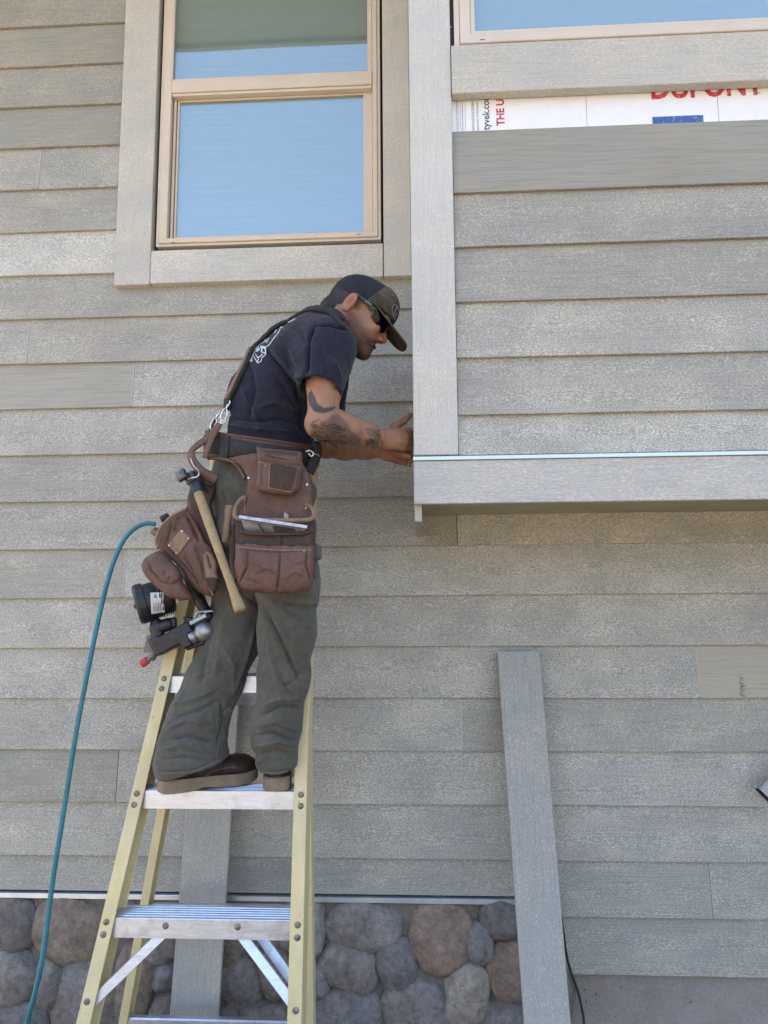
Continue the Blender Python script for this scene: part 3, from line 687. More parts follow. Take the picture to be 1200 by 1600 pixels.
# primitives: (function, lower corner, upper corner)
def rc(a, b_, ra, rb, flat=None):
    a, b_ = np.array(a, float), np.array(b_, float); ba = b_-a; L2 = ba@ba+1e-12; m = max(ra, rb)
    def f(x, y, z):
        X, Y, Z = x-a[0], y-a[1], z-a[2]
        if flat is not None:
            n, s = flat; q = (X*n[0]+Y*n[1]+Z*n[2])*(1/s-1); X, Y, Z = X+n[0]*q, Y+n[1]*q, Z+n[2]*q
        t = np.clip((X*ba[0]+Y*ba[1]+Z*ba[2])/L2, 0, 1)
        return np.sqrt((X-t*ba[0])**2+(Y-t*ba[1])**2+(Z-t*ba[2])**2)-(ra+(rb-ra)*t)
    e = m*(max(1, flat[1]) if flat is not None else 1)
    return f, np.minimum(a, b_)-e, np.maximum(a, b_)+e
def ell(c, rad, ax=None):
    c = np.array(c, float); r = np.array(rad, float); Rm = np.eye(3) if ax is None else np.array(ax, float)
    def f(x, y, z):
        X, Y, Z = x-c[0], y-c[1], z-c[2]; q = [(Rm[i, 0]*X+Rm[i, 1]*Y+Rm[i, 2]*Z)/r[i] for i in range(3)]
        k0 = np.sqrt(q[0]**2+q[1]**2+q[2]**2); k1 = np.sqrt((q[0]/r[0])**2+(q[1]/r[1])**2+(q[2]/r[2])**2)+1e-9
        return k0*(k0-1)/k1
    e = np.sqrt(((Rm.T*r)**2).sum(1)); return f, c-e, c+e
def rbox(c, half, ax=None, r=.004):
    c = np.array(c, float); hf = np.array(half, float)-r; Rm = np.eye(3) if ax is None else np.array(ax, float)
    def f(x, y, z):
        X, Y, Z = x-c[0], y-c[1], z-c[2]; q = [np.abs(Rm[i, 0]*X+Rm[i, 1]*Y+Rm[i, 2]*Z)-hf[i] for i in range(3)]
        return np.sqrt(sum(np.maximum(v, 0)**2 for v in q))+np.minimum(np.maximum(q[0], np.maximum(q[1], q[2])), 0)-r
    e = np.abs(Rm.T*(np.array(half))).sum(1); return f, c-e, c+e
def chain(vol, pts, rad, k=.012, flat=None):
    for i in range(len(pts)-1): vol.add(rc(pts[i], pts[i+1], rad[i], rad[i+1], flat), k)
def half(n, d, lo, hi):
    n = nrm_(n); return (lambda x, y, z: x*n[0]+y*n[1]+z*n[2]-d), lo, hi

# ------------------------------------------------------------------ cloth, skin and leather
def cloth(name, c0, c1, sc=900, rough=.9, bumpd=.0006, fade=None, big=6):
    b = NB(name); v = b.coord((1, 1, 1), False); n = b.noise(v, big, 5, .65); n2 = b.noise(v, sc, 2, .6); n3 = b.noise(v, 60, 5, .7)
    c = b.ramp(n, [(.3, c0), (.7, c1)])
    if fade: c = b.mix(b.ramp(n3, [(.48, 0.0), (.80, fade[1])]), c, fade[0])
    m = b.done(c, rough, 0, .25); b.set(b.b.inputs['Sheen Weight'], .12); b.set(b.b.inputs['Sheen Roughness'], .5)
    b.bump(b.math('ADD', b.math('MULTIPLY', n2, .5), n3), .5, bumpd*2); return m
M['shirt'] = cloth('shirt_cotton', (.0088, .0098, .0200), (.0142, .0155, .0290), 700, .88, .0005, ((.032, .032, .042), .4))
M['pants'] = cloth('work_trouser_canvas', (.062, .061, .050), (.102, .099, .082), 800, .92, .0010, ((.165, .158, .135), .45), 6)
M['pants_hem'] = cloth('trouser_hem', (.08, .078, .066), (.12, .115, .1), 800, .92, .0006)
def leather(name, c0, c1, worn, amt=.5, rough=.55):
    b = NB(name); v = b.coord((1, 1, 1), False); n = b.noise(v, 13, 5, .65, .4); n2 = b.noise(v, 260, 4, .65); n3 = b.noise(v, 36, 6, .72, .8)
    c = b.mix(b.ramp(n3, [(.50, 0.0), (.78, amt)]), b.ramp(n, [(.28, c0), (.72, c1)]), worn)
    m = b.done(c, b.ramp(n3, [(.3, rough-.1), (.7, rough+.2)]), 0, .4); b.bump(b.math('ADD', n2, b.math('MULTIPLY', n3, 1.6)), .55, .0018); return m
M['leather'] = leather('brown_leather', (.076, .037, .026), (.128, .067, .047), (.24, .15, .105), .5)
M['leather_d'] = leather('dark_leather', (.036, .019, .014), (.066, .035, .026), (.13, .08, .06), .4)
M['leather_t'] = leather('worn_tan_leather', (.17, .105, .062), (.27, .175, .11), (.06, .032, .02), .7)
M['leather_p'] = leather('stained_patch_leather', (.02, .011, .008), (.05, .024, .014), (.16, .065, .025), .6)
M['boot'] = leather('boot_leather', (.018, .009, .007), (.036, .019, .014), (.075, .045, .035), .3, .5)
M['sole'] = leather('boot_sole', (.19, .14, .098), (.27, .21, .15), (.10, .075, .055), .45, .8)
b = NB('webbing'); v = b.coord((1, 1, 1), False); n = b.noise(v, 420, 2); n2 = b.noise(v, 25, 5, .7); M['web'] = b.done(b.ramp(n2, [(.3, (.012, .012, .012)), (.7, (.032, .031, .029))]), .85); b.bump(n, .6, .001)
b = NB('bright_steel'); n = b.noise(b.coord((1, 1, 1), False), 120, 3); M['steel'] = b.done(b.ramp(n, [(.3, (.45, .45, .45)), (.7, (.8, .8, .8))]), .28, .95)
b = NB('thread'); M['thread'] = b.done((.46, .36, .28), .9)
b = NB('skin')
ink = b.attr('ink', 'GEOMETRY').outputs['Fac']; beard = b.attr('beard', 'GEOMETRY').outputs['Fac']; red = b.attr('flush', 'GEOMETRY').outputs['Fac']
v = b.coord((1, 1, 1), False); n = b.noise(v, 22, 5, .6); n2 = b.noise(v, 210, 4, .7); nb = b.noise(b.coord((1, 1, .5), False), 420, 3, .7)
sk = b.ramp(n, [(.3, (.265, .132, .080)), (.7, (.355, .190, .120))])
sk = b.mix(red, sk, (.38, .125, .085))
sw = b.noise(v, 48, 3, .6, 2.2); lw = b.ramp(sw, [(.40, 1.0), (.47, .25), (.52, .95), (.60, .35), (.66, 1.0)]); it = b.math('MULTIPLY', ink, b.mix(b.ramp(ink, [(.72, 0.0), (.9, 1.0)]), lw, (1, 1, 1)), True)
sk = b.mix(it, sk, (.035, .036, .036))
bm_ = b.math('MULTIPLY', beard, b.ramp(nb, [(.30, .60), (.62, 1.0)]), True)
sk = b.mix(bm_, sk, (.030, .015, .010))
M['skin'] = b.done(sk, b.ramp(n2, [(.3, .46), (.7, .62)]), 0, .4); b.set(b.b.inputs['Subsurface Weight'], .12); b.set(b.b.inputs['Subsurface Radius'], (.012, .005, .003)); b.set(b.b.inputs['Subsurface Scale'], .5)
b.bump(b.math('ADD', b.math('MULTIPLY', n2, .5), b.math('MULTIPLY', b.math('MULTIPLY', nb, beard), 1.5)), .5, .0016)
b = NB('dark_hair'); v = b.coord((1, 1, 1), False); n = b.noise(b.coord((1, 1, .25), False), 330, 4, .7); M['hair'] = b.done(b.ramp(n, [(.3, (.006, .005, .0045)), (.7, (.03, .024, .02))]), .5); b.bump(n, .9, .003)

# ------------------------------------------------------------------ the worker
man = empty('person', (-.33, -.47, 1.105))
tag(man, 'man in dark tee, cap and sunglasses standing on ladder, leaning to the wall', 'person')
# head frame: origin midway between the ears, f forward, u up, r to his right (towards the street)
HA, HYAW = R(34), R(4)
ear = A_(552, 477, -.535)
hf = np.array([math.cos(HA)*math.cos(HYAW), math.cos(HA)*math.sin(HYAW), -math.sin(HA)]); hr = nrm_(np.array([math.sin(HYAW), -math.cos(HYAW), 0])); hu = np.cross(hr, hf)
H0 = ear-hr*.076+np.array([0, 0, .014])
HX = np.array([hf, hu, hr])
def h(f, u, r=0.0): return H0+hf*f+hu*u+hr*r
def hl(V): q = V-H0; return q@hf, q@hu, q@hr

spine = [A_(405, 712, -.455), A_(424, 628, -.455), A_(458, 560, -.445), A_(492, 520, -.43), A_(522, 503, -.43)]
shR, elR, wrR = A_(512, 545, -.585), A_(503, 660, -.625), A_(596, 685.5, -.435)
shL, elL, wrL = A_(520, 540, -.25), A_(512, 694, -.215), A_(600, 703, -.32)
body = Vol((-.47, -.72, 1.98), (.02, -.12, 2.68), .0025)
# torso core under the shirt
for i in range(4): body.add(rc(spine[i]+np.array([.02, .02, -.01]), spine[i+1]+np.array([.02, .02, -.02]), [.09, .085, .07, .055][i], [.085, .07, .055, .05][i]), .02)
body.add(rc(shR, shL, .045, .045), .02)
# head
body.add(ell(h(.012, .032), (.094, .074, .071), HX), .02)
body.add(ell(h(.060, -.028), (.056, .088, .061), HX), .02)
for s in (-1, 1): body.add(rc(h(.018, -.052, .050*s), h(.094, -.094, .012*s), .023, .021), .02)
body.add(ell(h(.104, -.096, 0), (.018, .017, .024), HX), .012)
body.add(ell(h(.101, .022, 0), (.018, .014, .05), HX), .012)                      # brow
body.add(rc(h(.109, .004), h(.130, -.027), .0085, .0105), .008)                    # nose
for s in (-1, 1):
    body.add(ell(h(.119, -.033, .0115*s), (.0115, .0085, .0075), HX), .006)
    body.cut(ell(h(.1235, -.040, .0075*s), (.005, .0045, .0035), HX), .003)
    body.add(ell(h(.085, -.020, .040*s), (.024, .024, .020), HX), .012)             # cheekbone
body.add(ell(h(.112, -.062), (.0115, .0065, .021), HX), .006); body.add(ell(h(.109, -.0765), (.0115, .0065, .018), HX), .006)
body.cut(rc(h(.123, -.0695, -.016), h(.123, -.0695, .016), .0022, .0022), .004)
for s in (-1, 1):                                                                   # ears
    ex = np.array([hf*.93+hr*s*.36, hu, hr*s*.93-hf*.36]); ex = np.array([nrm_(v) for v in ex]); ec = h(-.006, -.008, .080*s)
    body.add(ell(h(-.004, -.006, .068*s), (.016, .026, .018), HX), .008); body.add(ell(ec, (.0185, .0320, .0085), ex), .006); body.cut(ell(ec+ex[2]*.008+ex[0]*.003+ex[1]*.003, (.0115, .0200, .0090), ex), .0015)
    body.add(ell(ec+ex[0]*.010-ex[1]*.006+ex[2]*.002, (.0055, .008, .005), ex), .004); body.add(ell(ec-ex[1]*.026+ex[0]*.003, (.010, .009, .006), ex), .005)
    body.add(rc(ec+ex[0]*-.002+ex[1]*.016+ex[2]*.002, ec-ex[0]*.005-ex[1]*.008+ex[2]*.002, .0028, .0028), .003)
body.add(rc(h(-.018, -.030), spine[4]+np.array([.01, 0, .01]), .058, .066), .025)    # neck
body.add(rc(h(.035, -.06), A_(533, 522, -.45), .045, .055), .03)
# arms
def arm(sh, el, wr, pole):
    fa = wr-el; L = np.linalg.norm(fa)
    body.add(rc(sh, sh+(el-sh)*.5, .058, .050), .02); body.add(rc(sh+(el-sh)*.45, el, .051, .041), .02)
    body.add(rc(el, el+fa*.32, .041, .045), .016); body.add(rc(el+fa*.30, el+fa*.70, .0445, .034), .02); body.add(rc(el+fa*.66, wr, .0345, .0255), .02)
    body.add(ell(el+pole*.012, (.036, .036, .036)), .02)
arm(shR, elR, wrR, nrm_([-.6, -.2, -.6])); arm(shL, elL, wrL, nrm_([-.6, .2, -.6]))
# right hand: back of the hand outward, fingers closing round the board edge, thumb up
K = .006
kn = [A_(630, 674, -.405), A_(633.5, 682, -.412), A_(633.5, 691, -.412), A_(630, 699, -.405)]
wr2 = wrR+(wrR-elR)*.02
for i, q in enumerate(kn): body.add(rc(wr2+np.array([.004, 0, .012-.008*i]), q, .0195, .0118-.0008*(i == 3)), .006)
mid = [A_(640.5, 673, -.383), A_(641.5, 683, -.386), A_(641, 692.5, -.387), A_(638.5, 700.5, -.383)]
tip1 = [A_(642, 676, -.357), A_(642.5, 686, -.356), A_(642, 695, -.358), A_(640, 702.5, -.36)]
tip2 = [A_(636, 678, -.345), A_(635, 688, -.343), A_(635, 696.5, -.345), A_(634, 703.5, -.349)]
for i in range(4): chain(body, [kn[i], mid[i], tip1[i], tip2[i]], [[.0112, .0098, .0092, .0082], [.0115, .010, .0094, .0084], [.011, .0098, .009, .008], [.0098, .0086, .008, .0072]][i], .003)
chain(body, [wr2+np.array([.012, .012, .010]), A_(617, 668, -.385), A_(631, 657.5, -.365), A_(641.5, 649, -.352)], [.017, .0135, .0105, .0078], .008)
# left hand below it
kl = [A_(628, 699, -.318), A_(630, 708, -.310), A_(629, 715, -.306), A_(626, 721, -.305)]
wl2 = wrL+(wrL-elL)*.02
for i, q in enumerate(kl): body.add(rc(wl2+np.array([.002, 0, .010-.008*i]), q, .020, .0120), .012)
ml = [A_(638, 702, -.335), A_(639.5, 711, -.330), A_(638.5, 718, -.326), A_(636, 724.5, -.322)]
t1 = [A_(641, 706, -.352), A_(642, 714, -.350), A_(641, 721, -.346), A_(639, 727, -.340)]
for i in range(4): chain(body, [kl[i], ml[i], t1[i]], [[.0108, .0096, .0080], [.011, .0098, .0082], [.0105, .0094, .0078], [.0095, .0084, .007]][i], .003)
chain(body, [wl2+np.array([.012, -.012, 0]), A_(618, 707, -.352), A_(630, 711, -.366), A_(639, 713, -.372)], [.016, .0125, .0102, .0080], .008)
VQ = body.mesh('person', 1); del body
V, Q = VQ; f_, u_, r_ = hl(V); px, py = proj(V); N = vnormals(V, Q)
def poly_mask(px, py, pts):
    ins = np.zeros(len(px), bool); n = len(pts)
    for i in range(n):
        (x0, y0), (x1, y1) = pts[i], pts[(i+1) % n]
        c = ((y0 > py) != (y1 > py)) & (px < (x1-x0)*(py-y0)/(y1-y0+1e-12)+x0); ins ^= c
    return ins
def edge_dist(px, py, pts):
    best = np.full(len(px), 1e9); n = len(pts)
    for i in range(n):
        (x0, y0), (x1, y1) = pts[i], pts[(i+1) % n]; dx, dy = x1-x0, y1-y0; t = np.clip(((px-x0)*dx+(py-y0)*dy)/(dx*dx+dy*dy+1e-9), 0, 1)
        best = np.minimum(best, np.hypot(px-x0-t*dx, py-y0-t*dy))
    return best
def soft(px, py, pts, w_=2.0):
    d = edge_dist(px, py, pts); s = np.where(poly_mask(px, py, pts), d, -d); return np.clip(s/w_+.5, 0, 1)
def sst(x, a, c): t = np.clip((x-a)/(c-a), 0, 1); return t*t*(3-2*t)
hm = (V[:, 2] > 2.30) & (f_ > -.05) & (u_ > -.17)
jawline = -.024-.35*np.clip(f_-.03, 0, .08)
be = sst(jawline-u_, -.012, .022)*sst(f_, -.005, .02)
mou = np.exp(-(((f_-.116)/.018)**2+((u_+.058)/.012)**2+(r_/.026)**2)*.8)           # moustache
chn = np.exp(-(((f_-.105)/.035)**2+((u_+.098)/.022)**2+(r_/.034)**2)*.7)
beard_a = np.clip(be*.85+mou*1.1+chn*1.2, 0, 1)*hm
side = sst(-f_, -.034, -.014)*sst(f_, .004, .014)*sst(u_, -.022, .0)                # sideburn
beard_a = np.clip(beard_a+side*.8*hm, 0, 1)
lip = np.exp(-(((f_-.121)/.012)**2+((u_+.0775)/.006)**2+(r_/.018)**2))
flush = np.clip(.35*np.exp(-(((f_-.128)/.02)**2+((u_+.03)/.016)**2))+.55*np.exp(-(((f_+.004)/.02)**2+(u_/.03)**2+((r_-.08)/.02)**2))+lip*.8, 0, .85)*hm
Z = lambda pts, ox=440, oy=420, s=5: [(x/s+ox, y/s+oy) for x, y in pts]
nearm = (V[:, 1] < -.40) & (V[:, 2] < 2.32) & (-(N@NPFW) > -.1)
ink_ = soft(px, py, Z([(232, 938), (255, 985), (285, 1055), (335, 1085), (430, 1075), (405, 1108), (330, 1130), (250, 1118), (218, 1060), (205, 985)]), 2)*.95
ink_ = np.maximum(ink_, soft(px, py, Z([(205, 1205), (300, 1215), (360, 1170), (420, 1120), (480, 1165), (520, 1215), (545, 1260), (600, 1310), (640, 1350), (560, 1385), (430, 1380), (330, 1335), (250, 1290)]), 4)*.78)
ink_ = np.maximum(ink_, soft(px, py, Z([(650, 1240), (770, 1255), (775, 1300), (745, 1385), (690, 1380), (720, 1320), (670, 1300)]), 3)*.74)
ink_ = np.maximum(ink_, soft(px, py, Z([(540, 1340), (690, 1330), (700, 1385), (560, 1395)]), 3)*.5)
hand_m = (px > 596) & (V[:, 2] < 2.32)
flush = np.maximum(flush, hand_m*.10)
me_body = build('body', VQ, M['skin'], man, {'ink': ink_*nearm, 'beard': beard_a, 'flush': flush})
BVH['body'] = bvh_of(VQ)
# hair below the cap
hv = Vol(h(0, 0)-.16, h(0, 0)+.16, .0025)
hv.add(ell(h(-.002, .022), (.0905, .078, .0775), HX), .01); hv.add(ell(h(-.060, -.036), (.036, .038, .056), HX), .02)
far = 1.0; lo, hi = h(0, 0)-.2, h(0, 0)+.2
hv.cut(half(hf, hf@h(-.012, 0), lo, hi) and ((lambda x, y, z: -( (x-H0[0])*hf[0]+(y-H0[1])*hf[1]+(z-H0[2])*hf[2] + .010 - .25*np.clip((x-H0[0])*hu[0]+(y-H0[1])*hu[1]+(z-H0[2])*hu[2], 0, 1))), lo, hi), .006)
HV = hv.mesh('hair', 1); Vh, Qh = HV; ff, uu, rr_ = hl(Vh); Nh = vnormals(Vh, Qh)
st = np.sin(rr_*900+ff*500+3*np.sin(uu*90))*np.sin(ff*420+uu*160); Vh = Vh+Nh*(st*.0016)[:, None]+hf*(-.0)
build('hair', (Vh, Qh), M['hair'], man)

# ---- T-shirt
sh = Vol((-.56, -.78, 1.98), (-.02, -.10, 2.62), .0030)
lat = nrm_([-.50, .86, 0])
tor = [(A_(408, 722, -.455), .146, .136), (A_(409, 692, -.455), .152, .138), (A_(419, 648, -.455), .144, .140), (A_(440, 602, -.452), .130, .150), (A_(468, 566, -.445), .116, .165), (A_(492, 540, -.435), .094, .170), (A_(510, 526, -.43), .066, .148)]
for i in range(len(tor)-1):
    for t in (0, .5):
        c = tor[i][0]*(1-t)+tor[i+1][0]*t; ax = nrm_(tor[i+1][0]-tor[i][0]); la = nrm_(lat-ax*(lat@ax)); fo = np.cross(la, ax)
        ra = tor[i][1]*(1-t)+tor[i+1][1]*t; rl = tor[i][2]*(1-t)+tor[i+1][2]*t
        sh.add(ell(c, (ra, rl, .085), np.array([fo, la, ax])), .03)
sh.add(rc(A_(478, 536, -.50), A_(520, 522, -.44), .066, .058), .03)
sh.add(rc(A_(505, 524, -.40), A_(530, 520, -.42), .062, .056), .03)                        # collar rise
slv = A_(499, 606, -.628)
sh.add(rc(A_(512, 543, -.565), slv, .086, .066), .03); sh.add(rc(A_(500, 535, -.52), A_(500, 565, -.57), .085, .08), .03)
sh.add(rc(A_(512, 543, -.27), A_(508, 640, -.235), .08, .068), .03)
ad = nrm_(slv-A_(512, 543, -.565)); lo, hi = np.array([-.45, -.80, 1.9]), np.array([-.02, -.52, 2.40])
cutc = A_(500, 611, -.63)
sh.cut(((lambda x, y, z: np.maximum(-((x-cutc[0])*ad[0]*1.0+(y-cutc[1])*ad[1]+(z-cutc[2])*(ad[2])-.25*(x-cutc[0])*0), np.sqrt((x-slv[0])**2+(y-slv[1])**2+(z-slv[2])**2)-.098)), lo, hi), .002)
sh.cut(rc(slv-ad*.05, slv+ad*.06, .050, .058), .004)
VQ = sh.mesh('shirt', 4); del sh
VQ = wobble(VQ, .0016, 26, 2.0); VQ = wobble(VQ, .0006, 80, 1.0)
VQ = folds(VQ, [
 ([(415, 545), (440, 575), (462, 605), (472, 640)], -.010, 5), ([(422, 540), (450, 572), (474, 600)], .007, 6), ([(432, 590), (455, 628), (468, 665)], -.007, 6),
 ([(400, 640), (430, 630), (470, 645)], .005, 7), ([(395, 660), (440, 655), (480, 670)], -.005, 6), ([(375, 600), (400, 650), (410, 680)], .005, 8), ([(390, 570), (398, 610), (388, 660)], -.006, 7),
 ([(468, 612), (480, 575), (482, 530), (492, 508)], -.013, 3.2), ([(490, 508), (515, 508), (545, 516)], -.009, 2.4), ([(520, 560), (530, 590), (524, 612)], .005, 7), ([(500, 545), (510, 580), (505, 605)], -.004, 8),
 ([(430, 520), (455, 545), (470, 575)], .005, 8), ([(440, 500), (470, 520), (480, 540)], -.004, 8), ([(471, 599), (500, 601), (528, 615)], -.004, 1.8), ([(350, 665), (400, 672), (460, 675)], .005, 6), ([(350, 640), (368, 655), (420, 660)], -.004, 5),
 ([(480, 620), (486, 660), (480, 690)], .008, 7), ([(470, 640), (474, 680)], -.008, 5)])
build('shirt', VQ, M['shirt'], man); BVH['shirt'] = bvh_of(VQ)

# ---- trousers
tr_ = Vol((-.76, -.78, 1.08), (-.12, -.18, 2.12), .0033)
tr_.add(ell(A_(408, 728, -.455), (.143, .132, .075)), .03)
tr_.add(ell(A_(408, 770, -.455), (.166, .142, .10)), .04); tr_.add(ell(A_(412, 830, -.46), (.160, .145, .10)), .04)
def leg(P, sc=(1, 1)):
    for i in range(len(P)-1):
        (a, ra), (c, rb) = P[i], P[i+1]; tr_.add(rc(a, c, ra, rb), .035)
legR = [(A_(440, 820, -.53), .095), (A_(448, 905, -.54), .086), (A_(449, 985, -.545), .076), (A_(443, 1060, -.535), .069), (A_(432, 1130, -.535), .064), (A_(432, 1200, -.535), .058)]
tr_.add(ell(A_(284, 1185, -.545), (.062, .075, .07)), .03)
legL = [(A_(392, 830, -.42), .098), (A_(382, 910, -.425), .088), (A_(362, 1000, -.45), .080), (A_(335, 1065, -.475), .078), (A_(311, 1120, -.50), .080), (A_(300, 1170, -.52), .088), (A_(297, 1196, -.53), .090)]
leg(legR); leg(legL)
tr_.add(ell(A_(303, 1192, -.52), (.100, .088, .060)), .03)
tr_.add(rbox(A_(478, 900, -.575), (.028, .045, .085), None, .012), .012)                    # cargo pocket
tr_.add(rbox(A_(481, 862, -.58), (.036, .05, .022), None, .008), .004)
# flat hems with hollow openings
def hem(c, n, rin, depth=.035):
    c = np.array(c); n = nrm_(n); lo, hi = c-.17, c+.17
    tr_.cut(((lambda x, y, z: np.maximum(-((x-c[0])*n[0]+(y-c[1])*n[1]+(z-c[2])*n[2]), np.sqrt((x-c[0])**2+(y-c[1])**2+(z-c[2])**2)-.15)), lo, hi), .002)
    tr_.cut(ell(c+np.array([0, .078, -.004]), (rin*.85, rin*.80, depth)), .004)
hem(A_(432, 1213, -.60), (.05, .25, -1), .050); hem(A_(303, 1208, -.61), (.24, .12, -.95), .076, .020)
VQ = tr_.mesh('trousers', 1); del tr_
VQ = wobble(VQ, .0022, 24, 5.0, (1, 1, .7)); VQ = wobble(VQ, .0009, 85, 3.0, (1, 1, .6))
VQ = folds(VQ, [
 # right leg
 ([(400, 935), (425, 975), (455, 1035), (478, 1075)], -.011, 6), ([(420, 935), (455, 965), (492, 985)], .007, 8), ([(418, 1000), (430, 1050), (440, 1095)], .006, 8), ([(455, 1010), (470, 1060), (482, 1085)], .006, 6),
 ([(410, 1105), (440, 1090), (470, 1092)], .009, 5), ([(405, 1118), (440, 1102), (476, 1108)], -.010, 4), ([(400, 1135), (430, 1128), (466, 1142)], .010, 5), ([(398, 1150), (425, 1145), (462, 1158)], -.010, 4), ([(400, 1166), (435, 1158), (466, 1166)], .009, 5),
 ([(400, 1180), (430, 1172), (464, 1180)], -.008, 4), ([(398, 1195), (420, 1180), (440, 1185)], .006, 4), ([(396, 1085), (392, 1130), (400, 1190)], .006, 5), ([(404, 1205), (432, 1206), (462, 1202)], -.004, 2),
 ([(440, 940), (470, 948), (500, 946)], -.010, 3), ([(436, 925), (470, 935), (502, 930)], .005, 5), ([(488, 860), (490, 900), (492, 940)], -.007, 3), ([(440, 1075), (460, 1065), (485, 1040)], -.006, 5), ([(430, 1040), (448, 1080), (470, 1100)], -.005, 4),
 # left leg
 ([(405, 985), (392, 1030), (372, 1085), (345, 1120)], -.006, 3), ([(398, 980), (384, 1030), (362, 1085)], .006, 5), ([(345, 1000), (365, 1040), (362, 1090)], .005, 9), ([(325, 1000), (318, 1040), (312, 1070)], -.006, 6), ([(350, 960), (342, 1010), (334, 1060)], .004, 9),
 ([(268, 1105), (300, 1095), (340, 1075)], .009, 6), ([(272, 1120), (305, 1112), (345, 1095)], -.008, 5), ([(262, 1140), (290, 1128), (330, 1130)], .007, 6), ([(258, 1156), (295, 1150), (340, 1160)], -.008, 5), ([(254, 1172), (285, 1165), (330, 1178)], .008, 5), ([(253, 1186), (290, 1182), (330, 1190)], -.006, 4),
 ([(345, 1095), (350, 1125), (340, 1165)], -.010, 4), ([(356, 1100), (362, 1130), (352, 1160)], .008, 5), ([(300, 1060), (330, 1050), (352, 1055)], -.005, 5), ([(285, 1080), (280, 1100), (270, 1120)], .004, 6), ([(250, 1205), (300, 1205), (352, 1180)], -.004, 2),
 # hips
 ([(345, 760), (360, 820), (362, 880)], -.007, 5), ([(350, 750), (372, 800), (380, 860)], .005, 7), ([(360, 900), (380, 930), (410, 950)], -.006, 6), ([(355, 930), (370, 925), (400, 928)], -.005, 2.5)], .72)
build('trousers', VQ, M['pants'], man); BVH['pants'] = bvh_of(VQ)

# ---- boots
def boot(heel, toe, lift=0.0, name='boot'):
    heel, toe = np.array(heel), np.array(toe); d = toe-heel; L = np.linalg.norm(d); d /= L; up_ = np.array([0, 0, 1.0]); s = np.cross(up_, d); ax = np.array([d, s, up_])
    P = lambda a, b_, c: heel+d*a*L+s*b_+up_*c
    root = empty(name, heel.tolist(), man); root.location = Vector(heel.tolist())-man.location
    v = Vol(np.minimum(heel, toe)-.10, np.maximum(heel, toe)+np.array([.1, .1, .22]), .003)
    v.add(rc(P(.19, 0, .075), P(.24, 0, .16), .038, .040), .02); v.add(rc(P(.13, 0, .055), P(.5, 0, .058), .036, .034), .02)
    v.add(rc(P(.45, 0, .055), P(.80, 0.004, .046), .037, .036, (up_, .85)), .02); v.add(ell(P(.80, .003, .046), (.062, .045, .029), ax), .02); v.add(ell(P(.42, 0, .074), (.07, .030, .026), ax), .02)
    v.cut(rbox(P(.5, 0, -.03), (.25, .2, .058), ax, .001), .002)
    VQ = v.mesh('boot_upper'); VQ = wobble(VQ, .0010, 60, 1.0)
    build('boot_upper', VQ, M['boot'], root); BVH['boot'] = bvh_of(VQ)
    # wedge sole: outline swept up
    bm = bmesh.new(); out = []
    prof = [(0, .0), (.02, .026), (.10, .037), (.25, .039), (.42, .033), (.58, .036), (.72, .046), (.85, .044), (.94, .032), (.985, .014), (1.0, 0)]
    pts = [(a, w_) for a, w_ in prof]+[(a, -w_) for a, w_ in prof[-2:0:-1]]
    pts = [(q.x, q.y) for q in spline([(a, w_, 0) for a, w_ in pts+[pts[0]]], 4)][:-1]
    n = len(pts); rings = []
    for zz, g in ((0.0, .97), (.002, 1.0), (.027, 1.01), (.030, .97)):
        ring = []
        for a, w_ in pts:
            rise = .010*max(0, (a-.75)/.25)**2; arch = .006*math.exp(-((a-.42)/.10)**2) if zz < .01 else 0
            th = zz*(1.0+.25*(1-a)); ring.append(bm.verts.new(Vector((P(.5+(a-.5)*g, w_*g, th+rise+arch+.0015)).tolist())))
        rings.append(ring)
    for a, c in zip(rings, rings[1:]):
        for k in range(n): bm.faces.new((a[k], a[(k+1) % n], c[(k+1) % n], c[k]))
    bm.faces.new(rings[0][::-1]); bm.faces.new(rings[-1]); bmesh.ops.recalc_face_normals(bm, faces=bm.faces)
    bm_obj('sole', bm, M['sole'], root)
    return root, P
SZ = 1.106
def on_step(px, py):
    Y = -.6
    for _ in range(40):
        a, c = at(px, py, Y).z, at(px, py, Y+.01).z; Y += (SZ-a)/((c-a)/.01)
    return np.array(at(px, py, Y))
hl_, tl_ = on_step(247, 1240), on_step(402, 1219); boot(hl_, tl_); BVH['bootL'] = BVH['boot']
hr_ = on_step(431, 1238); boot(hr_+np.array([0, .0, 0]), hr_+np.array([-.035, .285, 0]))

# ------------------------------------------------------------------ cap and sunglasses
b = NB('cap_navy'); v = b.coord((1, 1, 1), False); n = b.noise(v, 500, 2); n2 = b.noise(v, 18, 4); M['cap_navy'] = b.done(b.ramp(n2, [(.3, (.008, .009, .013)), (.7, (.016, .017, .023))]), .9); b.bump(n, .6, .0012)
b = NB('cap_brown'); v = b.coord((1, 1, 1), False); n = b.noise(v, 420, 2); n2 = b.noise(v, 26, 3, .5, 1.0); M['cap_brown'] = b.done(b.ramp(n2, [(.35, (.034, .027, .018)), (.5, (.060, .048, .034)), (.66, (.085, .078, .066))]), .85); b.bump(n, .4, .0008)
b = NB('cap_patch'); M['cap_patch'] = b.done((.012, .011, .010), .7)
b = NB('patch_ring'); M['patch_ring'] = b.done((.16, .15, .14), .7)
capr = empty('cap', (H0+hu*.05).tolist(), man); capr.location = Vector((H0+hu*.05).tolist())-man.location
capr['label'] = 'dark snapback cap with brown front panel and round badge'
clo, chi = h(0, 0)-.2, h(0, 0)+.2
